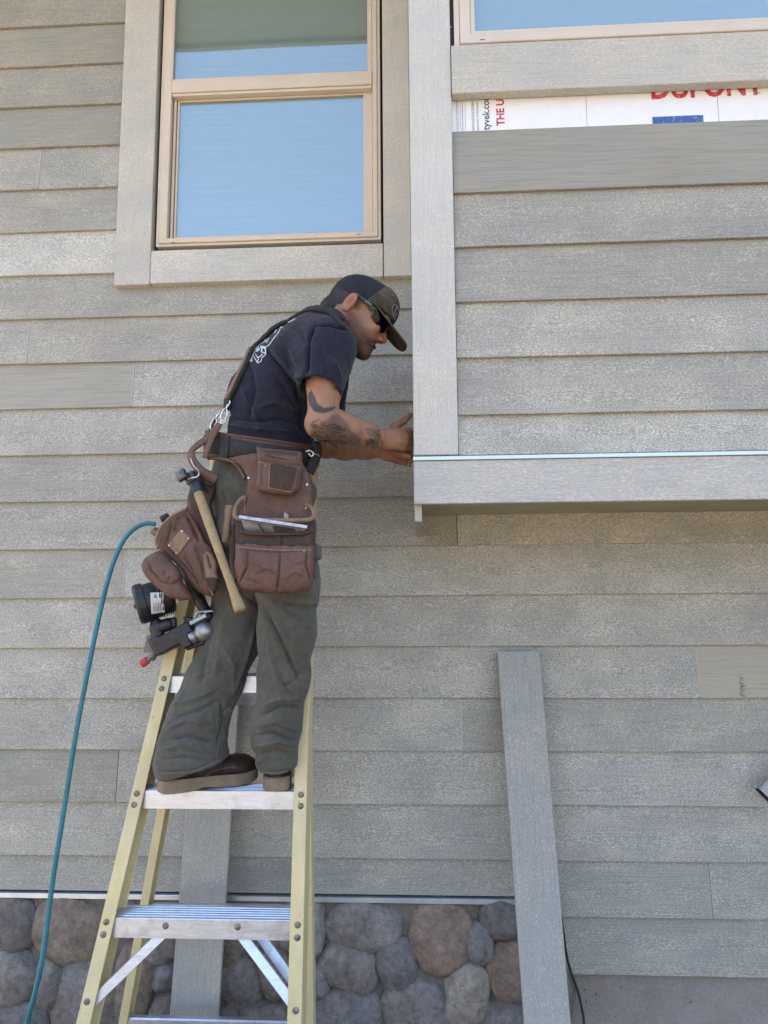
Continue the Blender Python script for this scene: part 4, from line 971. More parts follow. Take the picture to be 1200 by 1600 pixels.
def loc3(x, y, z):
    X, Y, Z = x-H0[0], y-H0[1], z-H0[2]; return X*hf[0]+Y*hf[1]+Z*hf[2], X*hu[0]+Y*hu[1]+Z*hu[2], X*hr[0]+Y*hr[1]+Z*hr[2]
def below(x, y, z): f, u, r = loc3(x, y, z); return u-(.018+.13*f)          # under the cap's edge
def crown(off, front=False):
    v = Vol(h(0, .04)-.17, h(0, .04)+.17, .0028)
    v.add(ell(h(.012, .034), (.1045+off, .083+off, .0845+off), HX), .01); v.add(ell(h(.062, .056), (.056+off, .056+off, .068+off), HX), .025)
    v.cut((below, clo, chi), .003)
    if front: v.cut(((lambda x, y, z: loc3(x, y, z)[0]-.036-.22*(loc3(x, y, z)[1]-.03)), clo, chi), .003)
    return v.mesh('crown')
VQ = crown(0); f1, u1, r1 = hl(VQ[0]); N1 = vnormals(*VQ); g = np.exp(-(r1/.0025)**2)*.0012+np.exp(-((f1-.005)/.0028)**2)*-.0016+np.exp(-((u1-.030-.13*f1)/.003)**2)*.0016
build('crown', (VQ[0]+N1*g[:, None], VQ[1]), M['cap_navy'], capr)
VQ = crown(.003, True); build('front_panel', VQ, M['cap_brown'], capr); bvf = bvh_of(VQ)
# brim: curved plate
bm = bmesh.new(); nu, nv = 12, 18; top, bot = [], []
for i in range(nu+1):
    t = i/nu; rt_, rb_ = [], []
    for j in range(nv+1):
        a = -1+2*j/nv; wd = .080*(1-.06*t)
        edge = math.sqrt(max(0, 1-(abs(a))**3.2)); base = .104-.050*a*a-.012*abs(a)
        f = base+(.200-base)*t*(.30+.70*edge) if t else base
        q = (f-.10)/.1; u = .034-.038*max(q, -.5)-.020*a*a*(1-.15*t)
        r = a*wd
        rt_.append(bm.verts.new(Vector(h(f, u, r).tolist()))); rb_.append(bm.verts.new(Vector(h(f-.001, u-.0045, r*.995).tolist())))
    top.append(rt_); bot.append(rb_)
for i in range(nu):
    for j in range(nv): bm.faces.new((top[i][j], top[i+1][j], top[i+1][j+1], top[i][j+1])); bm.faces.new((bot[i][j], bot[i][j+1], bot[i+1][j+1], bot[i+1][j]))
for i in range(nu):
    bm.faces.new((top[i][0], bot[i][0], bot[i+1][0], top[i+1][0])); bm.faces.new((top[i][nv], top[i+1][nv], bot[i+1][nv], bot[i][nv]))
for j in range(nv): bm.faces.new((top[nu][j], bot[nu][j], bot[nu][j+1], top[nu][j+1])); bm.faces.new((top[0][j], top[0][j+1], bot[0][j+1], bot[0][j]))
bmesh.ops.recalc_face_normals(bm, faces=bm.faces); bm_obj('brim', bm, M['cap_brown'], capr, True)
def decal(bv, polys, mat, name, parent, off=.0008, sub=1):
    bm = bmesh.new()
    fine = []
    for P in polys:
        if len(P) == 4 and sub > 1:
            g = lambda a, c: tuple((P[0][k]*(1-a)+P[1][k]*a)*(1-c)+(P[3][k]*(1-a)+P[2][k]*a)*c for k in (0, 1))
            fine += [[g(i/sub, j/sub), g((i+1)/sub, j/sub), g((i+1)/sub, (j+1)/sub), g(i/sub, (j+1)/sub)] for i in range(sub) for j in range(sub)]
        else: fine.append(P)
    for P in fine:
        vs_ = []
        for x, y in P:
            l, n_ = hit(bv, x, y, off)
            if l is None: break
            vs_.append(bm.verts.new(l))
        if len(vs_) == len(P) and len(vs_) > 2: bm.faces.new(vs_)
    if not bm.faces: bm.free(); return None
    return bm_obj(name, bm, M[mat], parent)
def ribbon(pts, wd):
    out = []
    for (x0, y0), (x1, y1) in zip(pts, pts[1:]):
        n = max(1, int(math.hypot(x1-x0, y1-y0)/4)); L = math.hypot(x1-x0, y1-y0)+1e-9; nx, ny = -(y1-y0)/L*wd/2, (x1-x0)/L*wd/2
        for i in range(n):
            a, c = i/n, (i+1)/n; xa, ya, xb, yb = x0+(x1-x0)*a, y0+(y1-y0)*a, x0+(x1-x0)*c, y0+(y1-y0)*c
            out.append([(xa+nx, ya+ny), (xb+nx, yb+ny), (xb-nx, yb-ny), (xa-nx, ya-ny)])
    return out
ex_ = lambda a, k=1.0: (617.5+5.2*k*math.cos(a)+2.6*k*math.sin(a)*.9, 488+13*k*math.sin(a)-1.5*k*math.cos(a))
decal(bvf, [[ex_(0, 0), ex_(2*math.pi*i/20), ex_(2*math.pi*(i+1)/20)] for i in range(20)], 'cap_patch', 'badge', capr, .0012)
decal(bvf, ribbon([ex_(2*math.pi*i/24, .93) for i in range(25)], 1.3)+ribbon([(614, 494), (618, 482), (621, 478)], 1.8)+ribbon([(616, 496), (620, 489)], 1.4), 'patch_ring', 'badge_mark', capr, .002)

gl_ = empty('sunglasses', h(.09, 0, 0).tolist(), man); gl_.location = Vector(h(.09, 0, 0).tolist())-man.location; gl_['label'] = 'black wraparound sunglasses'
b = NB('black_plastic'); M['blackpl'] = b.done((.010, .010, .011), .35)
b = NB('dark_lens'); M['lens'] = b.done((.003, .003, .004), .22, 0, .3)
b = NB('logo_green'); M['logo_g'] = b.done((.25, .62, .42), .5)
for s in (1, -1):
    bm = bmesh.new(); n, m = 10, 8; G1 = []
    for i in range(n+1):
        t = i/n; row = []
        for j in range(m+1):
            q = -1+2*j/m; ang = .16+1.12*t; rad = .068
            f = .050+rad*math.cos(ang)*1.02; r = s*(.006+rad*math.sin(ang)*1.02); hh = .0215*(1-.35*t**3)*(.62+.38*min(1, t*5))
            row.append(bm.verts.new(Vector(h(f+.002*(1-q*q), .000+q*hh+.006*t-.002*(q < 0), r).tolist())))
        G1.append(row)
    for i in range(n):
        for j in range(m): bm.faces.new((G1[i][j], G1[i+1][j], G1[i+1][j+1], G1[i][j+1]))
    bm_obj('lens', bm, M['lens'], gl_, True)
    bm = bmesh.new(); b_strap(bm, [h(.066, .012, s*.0715).tolist(), h(.045, .017, s*.0785).tolist(), h(.015, .021, s*.0815).tolist(), h(-.008, .023, s*.0825).tolist()], [(hr*s).tolist()]*4, [.017, .015, .011, .008], .004); bm_obj('temple', bm, M['blackpl'], gl_)
bm = bmesh.new(); b_tube(bm, spline([h(.066, .016, .072).tolist(), h(.098, .018, .048).tolist(), h(.117, .018, .012).tolist(), h(.117, .018, -.012).tolist(), h(.098, .018, -.048).tolist(), h(.066, .016, -.072).tolist()], 5), .0035, 8); bm_obj('brow_bar', bm, M['blackpl'], gl_, True)
bm = bmesh.new()
for a in (.035, .0425, .050): sphere_bits(bm, h(a, .0185, .0815).tolist(), .0022, (1, .6, .7))
bm_obj('temple_mark', bm, M['logo_g'], gl_)

# ------------------------------------------------------------------ tattoo line work on the near arm
b = NB('tattoo_ink'); M['ink'] = b.done((.035, .036, .038), .55)
rt2 = random.Random(11); tl_ = []
for i in range(46):                                            # feathery strokes over the forearm
    x0, y0 = 484+rt2.uniform(0, 52), 662+rt2.uniform(-4, 30); y0 = min(max(y0, 652+.14*(x0-484)), 688+.10*(x0-484)); a = rt2.uniform(-.3, .9); L_ = rt2.uniform(7, 16); cv = rt2.uniform(-.09, .09); pts_ = [(x0, y0)]
    for q in range(4): pts_.append((pts_[-1][0]+L_/4*math.cos(a), pts_[-1][1]+L_/4*math.sin(a))); a += cv*4
    tl_ += ribbon(pts_, rt2.choice([.8, 1.1, 1.6]))
for i in range(14):                                            # wrist and upper fringe
    x0, y0 = 566+rt2.uniform(0, 26), 671+rt2.uniform(0, 22); a = rt2.uniform(.2, 1.3); tl_ += ribbon([(x0, y0), (x0+5*math.cos(a), y0+5*math.sin(a)), (x0+9*math.cos(a+.4), y0+9*math.sin(a+.4))], rt2.choice([.8, 1.2, 1.8]))
for i in range(9): x0 = 484+i*4.6; y0 = 628+.9*i+8*math.sin(i*.5); tl_ += ribbon([(x0, y0), (x0+2.5, y0+8)], 1.0)
decal(BVH['body'], tl_, 'ink', 'tattoo', man, .0007)

# ------------------------------------------------------------------ shirt print
b = NB('print_white'); n = b.noise(b.coord((1, 1, 1), False), 90, 4, .7); M['pwhite'] = b.done(b.ramp(n, [(.35, (.35, .40, .43)), (.6, (.62, .66, .68))]), .8)
Z8 = lambda pts: [(x/8+386, y/8+461) for x, y in pts]
pr_ = [Z8([(185, 640), (245, 650), (240, 745), (175, 720)]), Z8([(30, 800), (75, 790), (70, 838), (30, 838)]), Z8([(75, 700), (110, 680), (120, 720), (85, 735)]), Z8([(520, 310), (625, 268), (600, 300), (530, 345)]), Z8([(115, 690), (150, 640), (160, 680), (135, 720)])]
for L_ in ([(245, 650), (270, 640), (410, 455), (425, 405), (455, 385)], [(70, 740), (100, 790), (140, 855), (180, 830), (190, 790), (240, 745)], [(110, 745), (140, 790), (175, 770), (200, 740)], [(100, 690), (190, 575)], [(80, 720), (180, 610)],
           [(150, 700), (185, 640)], [(215, 600), (240, 560), (250, 600), (280, 540)], [(250, 540), (270, 510), (290, 560)], [(285, 520), (300, 490), (320, 520)], [(320, 470), (345, 430), (370, 440), (350, 480), (310, 490)], [(430, 400), (450, 420), (470, 370), (500, 345)], [(520, 345), (560, 330), (610, 300)], [(60, 790), (100, 720), (160, 690)], [(130, 850), (150, 800)]): pr_ += ribbon(Z8(L_), 1.3)
decal(BVH['shirt'], pr_, 'pwhite', 'shirt_print', man, .0022)

# ------------------------------------------------------------------ tool belt
belt = empty('tool_belt', A_(405, 706, -.455).tolist())
tag(belt, 'brown leather tool belt with pouches and black suspenders on the worker', 'tool belt')
def puff(name, poly, Y0, th, bulge, rnd, mat, parent, strokes=(), slope=(0, 0), hres=.003, s=.022, wob=.0008, key=None):
    """soft leather piece: outline given by photo pixels on the plane Y0, padded to real thickness"""
    W = np.array([A_(x, y, Y0) for x, y in poly]); P2 = [(p[0], p[2]) for p in W]; c = W.mean(0)
    ext = th+bulge+.01; sl = max(abs(slope[0])*np.ptp(W[:, 0]), abs(slope[1])*np.ptp(W[:, 2]))
    lo, hi = W.min(0)-.012, W.max(0)+.012; lo[1] = Y0-ext-sl; hi[1] = Y0+ext+sl
    v = Vol(lo, hi, hres)
    xs = v.lo[0]+hres*np.arange(v.n[0]); zs = v.lo[2]+hres*np.arange(v.n[2]); GX, GZ_ = np.meshgrid(xs, zs, indexing='ij')
    d = edge_dist(GX.ravel(), GZ_.ravel(), P2); ins = poly_mask(GX.ravel(), GZ_.ravel(), P2); d2 = np.where(ins, -d, d).reshape(GX.shape)
    ys = v.lo[1]+hres*np.arange(v.n[1]); yc = Y0+slope[0]*(GX-c[0])+slope[1]*(GZ_-c[2])
    hf_ = th+bulge*(1-np.exp(np.minimum(d2, 0)/s))
    q1 = (d2+rnd)[:, None, :]; q2 = np.abs(ys[None, :, None]-yc[:, None, :])-hf_[:, None, :]+rnd
    v.D = (np.sqrt(np.maximum(q1, 0)**2+np.maximum(q2, 0)**2)+np.minimum(np.maximum(q1, q2), 0)-rnd).astype('f4')
    VQ = v.mesh(name); VQ = wobble(VQ, wob, 70, Y0*50+poly[0][0])
    if strokes: VQ = folds(VQ, strokes)
    if key: BVH[key] = bvh_of(VQ)
    return build(name, VQ, M[mat], parent)
def rivets(bv, pts, parent, r=.0040, mat='steel'):
    for x, y in pts:
        l, n_ = hit(bv, x, y, .0)
        if l is not None:
            bm = bmesh.new(); sphere_bits(bm, l, r, (1, .7, 1), None, 8, 6); bm_obj('rivet', bm, M[mat], parent, True)
def stitch(bv, pts, parent, step_=3.2, name='stitching'):
    bm = bmesh.new(); pl = []
    for (x0, y0), (x1, y1) in zip(pts, pts[1:]):
        n = max(1, int(math.hypot(x1-x0, y1-y0)/step_))
        pl += [((x0+(x1-x0)*i/n, y0+(y1-y0)*i/n), (x0+(x1-x0)*(i+.6)/n, y0+(y1-y0)*(i+.6)/n)) for i in range(n)]
    for a, c in pl:
        la, _ = hit(bv, *a, .0006); lc, _ = hit(bv, *c, .0006)
        if la is not None and lc is not None and (la-lc).length < .03: b_tube(bm, [la, lc], .0009, 5)
    if len(bm.faces) > 28: bm_obj(name, bm, M['thread'], parent)['kind'] = 'stuff'     # dashes too small to pick apart
    else: bm.free()
# belt band round the waist
bc = A_(405, 704, -.455)
def ring(rx, ry, dz, k=56, tilt=-.16):
    return [(bc[0]+rx*math.cos(a), bc[1]+ry*math.sin(a), bc[2]+dz+tilt*rx*math.cos(a)+.03*math.sin(a)) for a in [2*math.pi*i/k for i in range(k+1)]]
def band(name, rx, ry, dz, wd, th, mat):
    P = ring(rx, ry, dz); Nn = [Vector((p[0]-bc[0], p[1]-bc[1], 0)).normalized() for p in P]; bm = bmesh.new(); b_strap(bm, P, Nn, wd, th); return bm_obj(name, bm, M[mat], belt, True)
band('leather_backing', .158, .149, 0, .074, .007, 'leather'); band('webbing_belt', .163, .154, -.001, .052, .006, 'web')
o = tube('top_roll', ring(.160, .151, .036), .0045, M['leather'], belt, 8); o = tube('bottom_roll', ring(.160, .151, -.037), .0045, M['leather'], belt, 8)
bm = bmesh.new(); p = A_(352, 699, -.598); b_strap(bm, [p+np.array([0, 0, .03]), p, p-np.array([0.004, 0, .03])], (-.3, -1, 0), .030, .012); bm_obj('belt_keeper', bm, M['web'], belt)
# skirt of the right pouch, curving down from the belt
o = tube('skirt_edge', spline([A_(326, 716, -.585), A_(345, 717, -.60), A_(362, 721, -.618), A_(375, 732, -.63), A_(382, 748, -.64)], 5), .0052, M['leather'], belt, 8)
# right pouch
puff('back_panel', [(358, 716), (378, 730), (388, 748), (383, 775), (374, 800), (370, 835), (372, 905), (490, 908), (492, 830), (487, 770), (484, 742), (472, 722), (430, 710), (395, 708)], -.640, .008, .004, .006, 'leather', belt, [([(386, 748), (384, 775), (378, 800)], -.003, 2.5), ([(395, 742), (440, 745), (480, 752)], -.003, 2)], key='bp')
stitch(BVH['bp'], [(380, 731), (386, 746)], belt); stitch(BVH['bp'], [(389, 747), (402, 744)], belt); stitch(BVH['bp'], [(381, 780), (383, 803)], belt)
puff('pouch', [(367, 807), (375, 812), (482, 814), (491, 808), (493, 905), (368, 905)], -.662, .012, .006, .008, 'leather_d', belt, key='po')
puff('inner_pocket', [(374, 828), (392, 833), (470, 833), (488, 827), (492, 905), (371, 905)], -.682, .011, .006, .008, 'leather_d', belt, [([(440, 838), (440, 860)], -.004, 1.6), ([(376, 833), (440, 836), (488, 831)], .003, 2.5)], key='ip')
puff('front_pocket', [(369, 848), (380, 851), (420, 854), (450, 856), (480, 854), (491, 851), (491, 880), (489, 912), (484, 922), (462, 927), (431, 927.5), (392, 926), (377, 921), (371, 911), (367, 880)], -.706, .013, .018, .010, 'leather', belt, [
 ([(438.5, 858), (436, 890), (432, 927)], -.007, 1.5), ([(387, 856), (386, 886), (373, 912)], -.006, 1.5), ([(480, 858), (478, 884), (487, 908)], -.006, 1.5), ([(371, 851), (420, 857), (488, 855)], .004, 2.6), ([(372, 856), (420, 862), (488, 860)], -.003, 1.4),
 ([(390, 873), (408, 886), (430, 890)], .0022, 3), ([(396, 898), (415, 893), (431, 899)], -.002, 3.5), ([(446, 872), (460, 884), (478, 880)], -.002, 3), ([(445, 905), (460, 893), (474, 898)], .002, 3.5), ([(385, 905), (405, 914)], -.002, 4), ([(378, 870), (384, 892)], .003, 3)], key='fp')
stitch(BVH['fp'], [(372, 854.5), (400, 857.5), (440, 860), (487, 859)], belt)
bm = bmesh.new(); b_tube(bm, spline([A_(383, 776, -.652), A_(373, 784, -.662), A_(367, 798, -.682), A_(370, 809, -.695), A_(392, 812, -.700), A_(430, 813, -.702), A_(468, 813, -.700), A_(486, 811, -.692), A_(491, 803, -.68), A_(486, 793, -.662), A_(477, 788, -.652)], 6), .0062, 10); bm_obj('pouch_rim', bm, M['leather_t'], belt, True)
bm = bmesh.new(); b_tube(bm, spline([A_(375, 830, -.698), A_(395, 834, -.703), A_(440, 835, -.705), A_(475, 833, -.703), A_(487, 829, -.698)], 6), .0042, 8); bm_obj('pocket_rim', bm, M['leather_d'], belt, True)
puff('tool_sleeve', [(352.5, 788), (366, 789), (360, 822), (356.5, 848), (347, 848.5), (349.5, 818)], -.652, .006, .005, .005, 'leather_t', belt)
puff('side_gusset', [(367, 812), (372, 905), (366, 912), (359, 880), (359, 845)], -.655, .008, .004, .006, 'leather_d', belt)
puff('upper_pocket', [(401, 697), (412, 701), (440, 703), (472, 706), (472, 726), (467, 766), (455, 775), (428, 774), (404, 768), (400, 758), (403, 722)], -.668, .012, .014, .009, 'leather', belt, [([(404, 714), (420, 718), (471, 724)], .004, 3), ([(404, 721), (420, 725), (470, 731)], -.003, 1.6), ([(410, 726), (408, 762)], -.003, 1.6), ([(404, 701), (440, 706), (470, 710)], -.006, 4), ([(470, 712), (466, 762)], -.003, 2)], key='up')
decal(BVH['up'], [[(414, 703.5), (440, 705), (464, 707), (464, 719), (440, 717.5), (414, 712)]], 'leather_d', 'pocket_mouth', belt, .0015)
decal(BVH['up'], [[(423, 724), (444, 727), (444, 745), (422, 742)], [(444, 727), (465, 730), (460, 748), (444, 745)], [(422, 742), (444, 745), (444, 766), (421, 761)], [(444, 745), (460, 748), (454, 767), (444, 766)]], 'leather_p', 'patch', belt, .002, 5)
stitch(BVH['up'], [(405, 722), (425, 726), (470, 731)], belt); stitch(BVH['up'], [(422, 725), (420, 762), (453, 768.5), (465, 731)], belt, 2.6)
rivets(BVH['bp'], [(388.6, 747), (479, 757.6), (480, 757)], belt); rivets(BVH['bp'], [(382.5, 780.3), (478, 794)], belt, .0036); rivets(BVH['po'], [(489, 809.5)], belt); rivets(BVH['ip'], [(377.6, 830)], belt); rivets(BVH['fp'], [(475, 861)], belt, .0022); rivets(BVH['up'], [(415, 727)], belt, .0022, 'thread')
# left pouch
Zp = lambda pts: [(x/7.5+200, y/7.5+780) for x, y in pts]
SLP = (-.22, .05)
puff('pouch', Zp([(700, -20), (690, 100), (600, 140), (500, 195), (400, 295), (345, 400), (320, 500), (350, 575), (440, 660), (560, 760), (660, 860), (720, 980), (850, 1085), (1000, 1150), (1045, 1100), (1085, 950), (1062, 700), (1010, 620), (960, 520), (900, 360), (850, 170), (800, -20)]), -.545, .018, .020, .012, 'leather', belt, [
 ([(292, 797), (305, 820), (318, 850), (334, 866)], .006, 3.5), ([(290, 803), (300, 822), (312, 848)], -.006, 3), ([(268, 815), (262, 835), (258, 850)], -.006, 3), ([(278, 808), (272, 830)], .005, 3.5), ([(250, 840), (262, 860), (290, 890), (310, 915)], -.004, 4), ([(300, 850), (312, 880), (318, 910)], .004, 5), ([(285, 870), (300, 895)], -.003, 4)], SLP, key='lp')
puff('small_pocket', Zp([(135, 775), (180, 690), (255, 635), (360, 595), (450, 665), (590, 800), (645, 880), (650, 970), (760, 1110), (790, 1165), (640, 1192), (480, 1145), (330, 1025), (205, 915), (150, 830)]), -.583, .016, .015, .012, 'leather', belt, [([(228, 873), (237, 893), (253, 910), (268, 912), (284, 906)], -.005, 1.5), ([(226, 872), (238, 864), (248, 860)], -.004, 1.5), ([(222, 868), (240, 858)], .004, 2), ([(255, 900), (258, 892)], -.003, 2), ([(262, 908), (266, 900)], -.003, 2)], SLP, key='sp')
stitch(BVH['sp'], [(227, 871.5), (236, 864)], belt)
decal(BVH['lp'], [Zp([(620, 360), (680, 405), (600, 510), (545, 450)]), Zp([(680, 405), (740, 450), (665, 550), (600, 510)]), Zp([(545, 450), (600, 510), (530, 595), (470, 540)]), Zp([(600, 510), (665, 550), (590, 650), (530, 595)])], 'leather_t', 'leather_patch', belt, .0025, 4)
rivets(BVH['lp'], Zp([(634, 378), (708, 460), (487, 540), (572, 630)]), belt, .0042)
puff('tool_sleeve', Zp([(915, 595), (1000, 635), (1052, 740), (1056, 880), (1085, 935), (1050, 1080), (1005, 1145), (920, 1000), (868, 860), (855, 740), (878, 650)]), -.585, .010, .010, .007, 'leather_t', belt, [([(322, 864), (327, 880), (330, 888)], -.008, 1.8)], SLP, key='ts')
decal(BVH['ts'], [Zp([(890, 925), (990, 915), (985, 1000), (925, 1000)]), Zp([(990, 915), (1068, 935), (1045, 1050), (985, 1000)]), Zp([(925, 1000), (985, 1000), (1045, 1050), (1005, 1125)])], 'leather_p', 'worn_toe', belt, .0015, 5)
stitch(BVH['ts'], Zp([(885, 660), (866, 760), (880, 860), (930, 1000), (1000, 1125)]), belt, 2.6)
tube('pouch_rim', spline([A_(x, y, Y) for (x, y), Y in zip(Zp([(690, 110), (600, 150), (505, 205), (405, 305), (350, 405), (325, 500), (352, 572)]), (-.575, -.572, -.57, -.567, -.565, -.563, -.57))], 5), .0048, M['leather_t'], belt, 8)
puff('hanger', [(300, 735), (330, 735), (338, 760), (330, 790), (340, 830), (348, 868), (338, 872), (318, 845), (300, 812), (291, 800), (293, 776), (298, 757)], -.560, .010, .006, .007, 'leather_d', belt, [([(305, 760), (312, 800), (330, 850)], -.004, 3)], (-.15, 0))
# hammer loop and strap ends at the back of the belt
bm = bmesh.new(); b_strap(bm, spline([A_(338, 668, -.585), A_(325, 684, -.575), A_(307, 697, -.57), A_(298.5, 708, -.58), A_(302, 722, -.60), A_(316, 737, -.625), A_(338, 750, -.638)], 6), (-.5, -.8, .3), .026, .006); bm_obj('hammer_loop', bm, M['leather'], belt, True)
bm = bmesh.new(); b_strap(bm, spline([A_(343, 662, -.60), A_(334, 680, -.603), A_(325, 700, -.60), A_(321, 716, -.595)], 6), (-.5, -.8, .1), .022, .007); bm_obj('strap_end', bm, M['leather'], belt, True)
bm = bmesh.new(); b_strap(bm, spline([A_(337, 655, -.52), A_(326, 675, -.50), A_(312, 695, -.50)], 5), (-.8, -.4, .3), .022, .006); bm_obj('strap_end', bm, M['leather_d'], belt, True)
# suspenders lying on the shirt
def on_shirt(P, off):
    l, n_, i, d = BVH['shirt'].find_nearest(Vector(P)); 
    if n_.dot(Vector(P)-Vector((bc[0]+.08, -.44, 2.3))) < 0: n_ = -n_
    return l+n_*off, n_
def suspender(pix, wd, th, name='suspender', mat='web'):
    pts = spline([A_(*q) for q in pix], 6); P, Nn = [], []
    for q in pts:
        qx, qy = proj(np.array(q)); l, n_ = hit(BVH['shirt'], qx, qy, th*.6)
        if l is None: l, n_ = on_shirt(q, th*.6)
        P.append(l); Nn.append(n_)
    for _ in range(2): P = [P[0]]+[(P[i-1]+P[i]*2+P[i+1])/4 for i in range(1, len(P)-1)]+[P[-1]]
    w_ = [(wd[0]+(wd[1]-wd[0])*min(1, max(0, (i/len(P)-wd[2])*6)))*min(1, .3+i/14) for i in range(len(P))]
    bm = bmesh.new(); b_strap(bm, P, Nn, w_, th); return bm_obj(name, bm, M[mat], belt, True)
suspender([(534, 503, -.5), (527, 496, -.5), (514, 490, -.48), (495, 486, -.46), (475, 486, -.46), (455, 490, -.46), (438, 497, -.46), (424, 508, -.46), (412, 521, -.47), (403, 536, -.48), (395, 553, -.50), (386, 572, -.51), (377, 592, -.53), (367, 612, -.54), (357, 631, -.55), (351, 643, -.56)], (.044, .019, .50), .014)
suspender([(536, 512, -.30), (508, 486, -.29), (478, 484, -.29), (446, 494, -.30), (422, 510, -.32), (400, 535, -.35), (383, 565, -.38), (362, 605, -.42), (344, 642, -.46), (337, 657, -.48)], (.040, .020, .55), .010)
suspender([(397, 549, -.5), (384, 577, -.52), (368, 610, -.54), (355, 635, -.55)], (.008, .008, .5), .019, 'strap_trim', 'leather_t')
for c, Y in (((351, 646), -.600), ((335, 661), -.535)):
    cx, cy = c; bm = bmesh.new()
    lp = lambda pts: spline([A_(cx+a, cy+d, Y) for a, d in pts], 5)
    b_tube(bm, lp([(5, -14), (3, -9), (-1, -6), (-5, 1), (-6, 8), (-2, 11), (2, 7), (4, 0), (3, -7)]), .0026, 7); b_tube(bm, lp([(2, 6), (1, 12), (-3, 16), (-6, 16), (-5, 11)]), .0022, 7); b_tube(bm, lp([(3, -9), (8, -16), (8, -20)]), .0022, 7)
    bm_obj('snap_hook', bm, M['steel'], belt, True)
bm = bmesh.new(); cx = A_(488, 708, -.55); b_tube(bm, spline([A_(478, 706, -.585), A_(484, 704, -.585), A_(490, 709, -.58), A_(486, 713, -.58), A_(482, 708, -.58)], 5), .0026, 7); b_tube(bm, spline([A_(489, 709, -.58), A_(496, 710, -.56), A_(499, 713, -.55)], 4), .002, 6); bm_obj('snap_hook', bm, M['steel'], belt, True)
bm = bmesh.new(); b_strap(bm, spline([A_(494, 690, -.50), A_(496, 708, -.51), A_(490, 725, -.53), A_(484, 738, -.55)], 5), (.6, -.8, 0), .03, .006); bm_obj('strap_end', bm, M['web'], belt, True)

# ---- seams of the trousers
b = NB('seam_thread'); M['seam'] = b.done((.20, .195, .165), .95)
def seam(pts, step_=2.6, bv=None):
    sv = M['thread']; M['thread'] = M['seam']; stitch(bv or BVH['pants'], pts, man, step_, 'seam_stitching'); M['thread'] = sv
for pts in ([(404, 990), (394, 1030), (372, 1085), (346, 1118)], [(407, 992), (397, 1032), (375, 1087), (349, 1120)], [(440, 936), (470, 944), (500, 941)], [(440, 940), (470, 948), (500, 945)], [(487, 862), (489, 900), (491, 938)], [(356, 738), (368, 760), (378, 795), (384, 830)], [(359, 736), (371, 758), (381, 793)],
            [(252, 1208), (280, 1208), (310, 1203), (345, 1188)], [(404, 1207), (432, 1208), (461, 1204)], [(337, 1120), (343, 1150), (338, 1185)], [(480, 925), (492, 950), (492, 985)]): seam(pts)
seam([(262, 1226), (300, 1222), (340, 1214), (400, 1208)], 2.4, BVH['bootL']); seam([(315, 1220), (330, 1205), (352, 1200), (368, 1199)], 2.4, BVH['bootL'])
seam([(471, 600.5), (485, 600), (500, 603), (515, 609), (527, 616)], 2.2, BVH['shirt'])

# ------------------------------------------------------------------ hammer
b = NB('hickory'); v = b.coord((1, 1, 1), False); n = b.noise(v, 260, 4, .7); n2 = b.noise(v, 22, 4, .6); c = b.mix(b.ramp(n, [(.45, 0.0), (.68, .45)]), b.ramp(n2, [(.3, (.27, .185, .085)), (.7, (.42, .31, .165))]), (.07, .045, .022)); M['hickory'] = b.done(c, .65); b.bump(n, .4, .001)
b = NB('hammer_steel'); n = b.noise(b.coord((1, 1, 1), False), 60, 5, .7); M['hsteel'] = b.done(b.ramp(n, [(.3, (.05, .052, .058)), (.7, (.17, .175, .185))]), .42, .8)
b = NB('hammer_collar'); M['collar'] = b.done((.020, .026, .045), .5)
hm_ = empty('hammer', A_(375, 955, -.74).tolist()); tag(hm_, 'hammer with worn wooden handle hanging head up on the tool belt', 'hammer')
ha, hb = A_(306, 760, -.640), A_(376, 955, -.735); bm = bmesh.new(); b_tube(bm, [Vector(ha).lerp(Vector(hb), t) for t in (0, .1, .3, .55, .75, .86, .92, .955, .99, 1.0)], [.0120, .0132, .0135, .0118, .0112, .0122, .0142, .0155, .0150, .0125], 14); o = bm_obj('handle', bm, M['hickory'], hm_, True)
tube('collar', [Vector(ha).lerp(Vector(hb), t) for t in (-.085, -.07, .0, .05, .055)], [.0135, .0165, .0165, .015, .0135], M['collar'], hm_, 14)
hx = nrm_(hb-ha); v = Vol(ha-.10, ha+.10, .0025); hc = ha-hx*.026; hd = nrm_(np.array([.34, .93, .10])); hs = nrm_(np.cross(hx, hd)); hd = np.cross(hs, hx)
v.add(rbox(hc, (.020, .016, .017), np.array([hd, hs, hx]), .004), .004); v.add(rc(hc-hd*.018, hc-hd*.034, .0115, .0115), .004); v.add(rbox(hc-hd*.046, (.0085, .0155, .0155), np.array([hd, hs, hx]), .005), .003)
for s in (-1, 1): v.add(rc(hc+hd*.015+hs*s*.004, hc+hd*.062+hs*s*.012+hx*.022, .0105, .004), .006)
build('head', v.mesh('head'), M['hsteel'], hm_)
bm = bmesh.new(); b_tube(bm, spline([A_(290, 750, -.655), A_(298, 747, -.668), A_(308, 745, -.672), A_(311, 740, -.668), A_(310, 735, -.655), A_(303, 728, -.625), A_(298, 716, -.60)], 6), .0022, 7); bm_obj('wire_holder', bm, M['steel'], belt, True)

